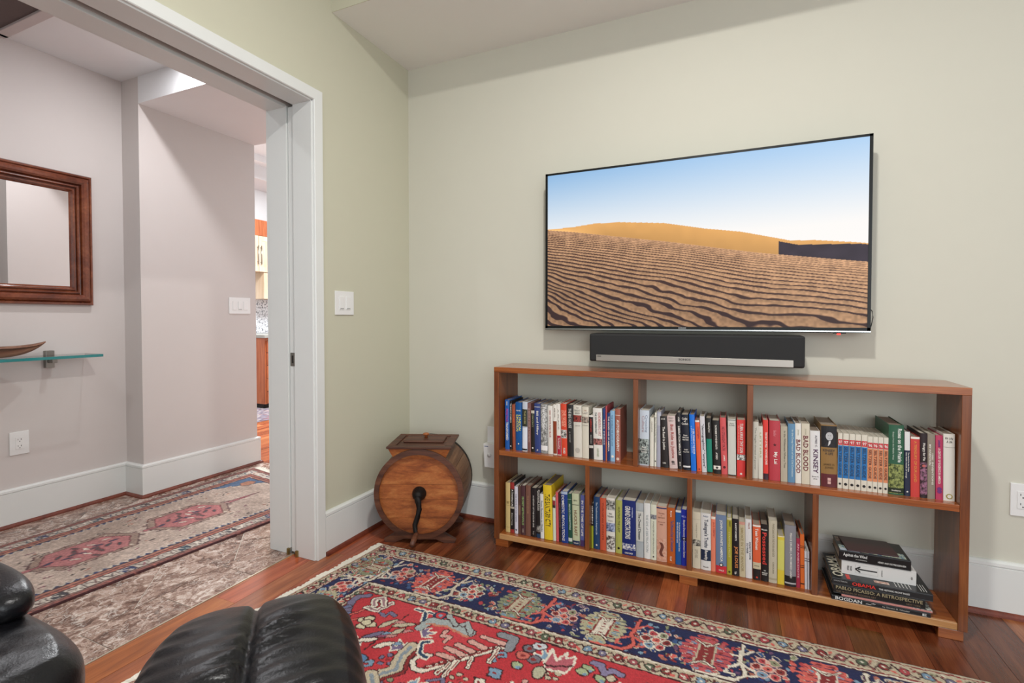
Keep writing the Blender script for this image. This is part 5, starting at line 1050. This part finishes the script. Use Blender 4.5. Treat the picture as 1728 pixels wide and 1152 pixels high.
def cradle(y):
    o = [(-.178, 0), (-.186, .014), (-.160, .028), (-.120, .052)]
    for i in range(11): a = math.radians(-27 + 54 * i / 10); o.append(((Rf + .003) * math.sin(a), cz - (Rf + .003) * math.cos(a)))
    o += [(.120, .052), (.160, .028), (.186, .014), (.178, 0), (.130, 0), (.085, .018), (-.085, .018), (-.130, 0)]
    prism('cradle_foot', DRK, o, 'y', y, y + .028, ch)
cradle(-.015); cradle(.245)

# ------------------------------------------------------------------ black leather recliner and ottoman
def leather():
    t = NT('black_leather'); t.b.inputs['Base Color'].default_value = col((24, 24, 26)); t.b.inputs['Roughness'].default_value = .29; t.b.inputs['Specular IOR Level'].default_value = .36
    v = t.coords(); n1_ = t.noise(v, 170, 4, .6); n2_ = t.noise(v, 9, 3); t.l(t.mix(n2_, col((10, 10, 12)), col((20, 20, 24))), t.b.inputs['Base Color'])
    ad = t.n('ShaderNodeMath', operation='MULTIPLY_ADD'); ad.inputs[1].default_value = .35; t.l(n1_, ad.inputs[0]); t.l(n2_, ad.inputs[2]); t.bump(ad.outputs[0], .32, .006); return t.m
LEA = leather()
def cushion(L_, Wd, Ht, p=3.4, seam=None, wr=0, n=56, crown=0., seed=0, taper=0.):
    bm = bmesh.new(); bmesh.ops.create_cube(bm, size=2); bmesh.ops.subdivide_edges(bm, edges=bm.edges, cuts=n, use_grid_fill=True)
    r_ = random.Random(seed); ph_ = [r_.uniform(0, 6) for _ in range(8)]
    for v in bm.verts:
        x, y, z = v.co; pz = 2.6; nm = (abs(x) ** p + abs(y) ** p + abs(z) ** pz) ** (1 / p)
        x, y, z = x / nm, y / nm, z / nm
        up_ = max(0, z); X_ = x * L_ / 2; Y_ = y * Wd / 2 * (1 + taper * x); Z_ = z * Ht / 2 + crown * (1 - x * x) * up_
        if seam is not None:
            g = math.exp(-((Y_ - seam) / .011) ** 2); g2 = math.exp(-((Y_ - seam) / .05) ** 2)
            Z_ -= (.017 * g + .008 * g2) * up_
            if x < -.6: X_ += (.010 * g) * (-x)
        if wr:
            den = .45 + .55 * math.exp(-((abs(Y_ - (seam or 0)) - .06) / .09) ** 2)
            ww = math.sin(X_ * 56 + 1.8 * math.sin(Y_ * 14 + ph_[0]) + (2.0 if Y_ > (seam or 0) else 0) + ph_[1]) ** 2
            ww2 = math.sin(X_ * 120 + 3 * math.sin(Y_ * 17 + ph_[2]) + ph_[3])
            fall = min(1, max(0, (x + .72) * 2.2))
            ww *= .25 + .75 * math.sin(Y_ * 13 + X_ * 9 + ph_[4]) ** 2
            Z_ += wr * (ww * ww - .3) * den * fall * up_ + wr * .18 * ww2 * den * up_ * fall
        v.co = (X_, Y_, Z_)
    me = mk(bm)
    return me
ot = empty('ottoman', (.965, -1.865, 0), math.radians(-43)); tag(ot, 'black leather ottoman with a centre seam on the rug, front left of view', 'ottoman')
o = link('cushion', cushion(.66, .435, .19, 3.4, -0.005, .013, crown=.02, seed=2), LEA, ot, (0, 0, .385), True)
box('frame', plain('ottoman_board', (28, 22, 20), .6), -.2, .2, -.15, .15, .25, .29, ot, .004)
lathe('pedestal', plain('dark_walnut', (54, 34, 24), .35), [(.03, .25), (.03, .06), (.05, .045)], (0, 0, 0), ot)
BW = wood('recliner_base_wood', (50, 26, 18), (80, 44, 30), (104, 62, 42), (1, 12, 12), .3, 2.)
ringp = [(.19 * math.cos(a), .19 * math.sin(a), .026) for a in [k * PI / 12 for k in range(25)]]
tube('base_ring', BW, ringp, .016, ot, 10); box('base_spoke', BW, -.18, .18, -.022, .022, .028, .05, ot, .004)
rc = empty('recliner', (.13, -2.215, 0), 0); tag(rc, 'black leather recliner armchair at the lower left corner of the view', 'armchair')
link('seat_cushion', cushion(.66, .64, .19, 4.0, None, .006, crown=.02, seed=5), LEA, rc, (.155, 0, .375), True)
link('arm_pad', cushion(.46, .125, .105, 2.8, None, .0, n=30, seed=6), LEA, rc, (.01, .245, .507), True)
link('arm_pad', cushion(.46, .125, .105, 2.8, None, .0, n=30, seed=7), LEA, rc, (.01, -.245, .507), True)
bk = link('backrest', cushion(.18, .56, .85, 3.2, None, .006, n=40, seed=8), LEA, rc, (-.26, 0, .75), True); bk.rotation_euler = (0, math.radians(-16), 0)
for sg in (-1, 1): tube('arm_support', BW, [(.10, .30 * sg, .50), (.04, .31 * sg, .40), (-.05, .28 * sg, .26)], .018, rc, 10)
lathe('pedestal', plain('dark_walnut', (54, 34, 24), .35), [(.035, .28), (.035, .06), (.06, .045)], (0, 0, 0), rc)
tube('base_ring', BW, [(.28 * math.cos(a), .28 * math.sin(a), .026) for a in [k * PI / 12 for k in range(25)]], .018, rc, 10); box('base_spoke', BW, -.27, .27, -.025, .025, .028, .055, rc, .004)
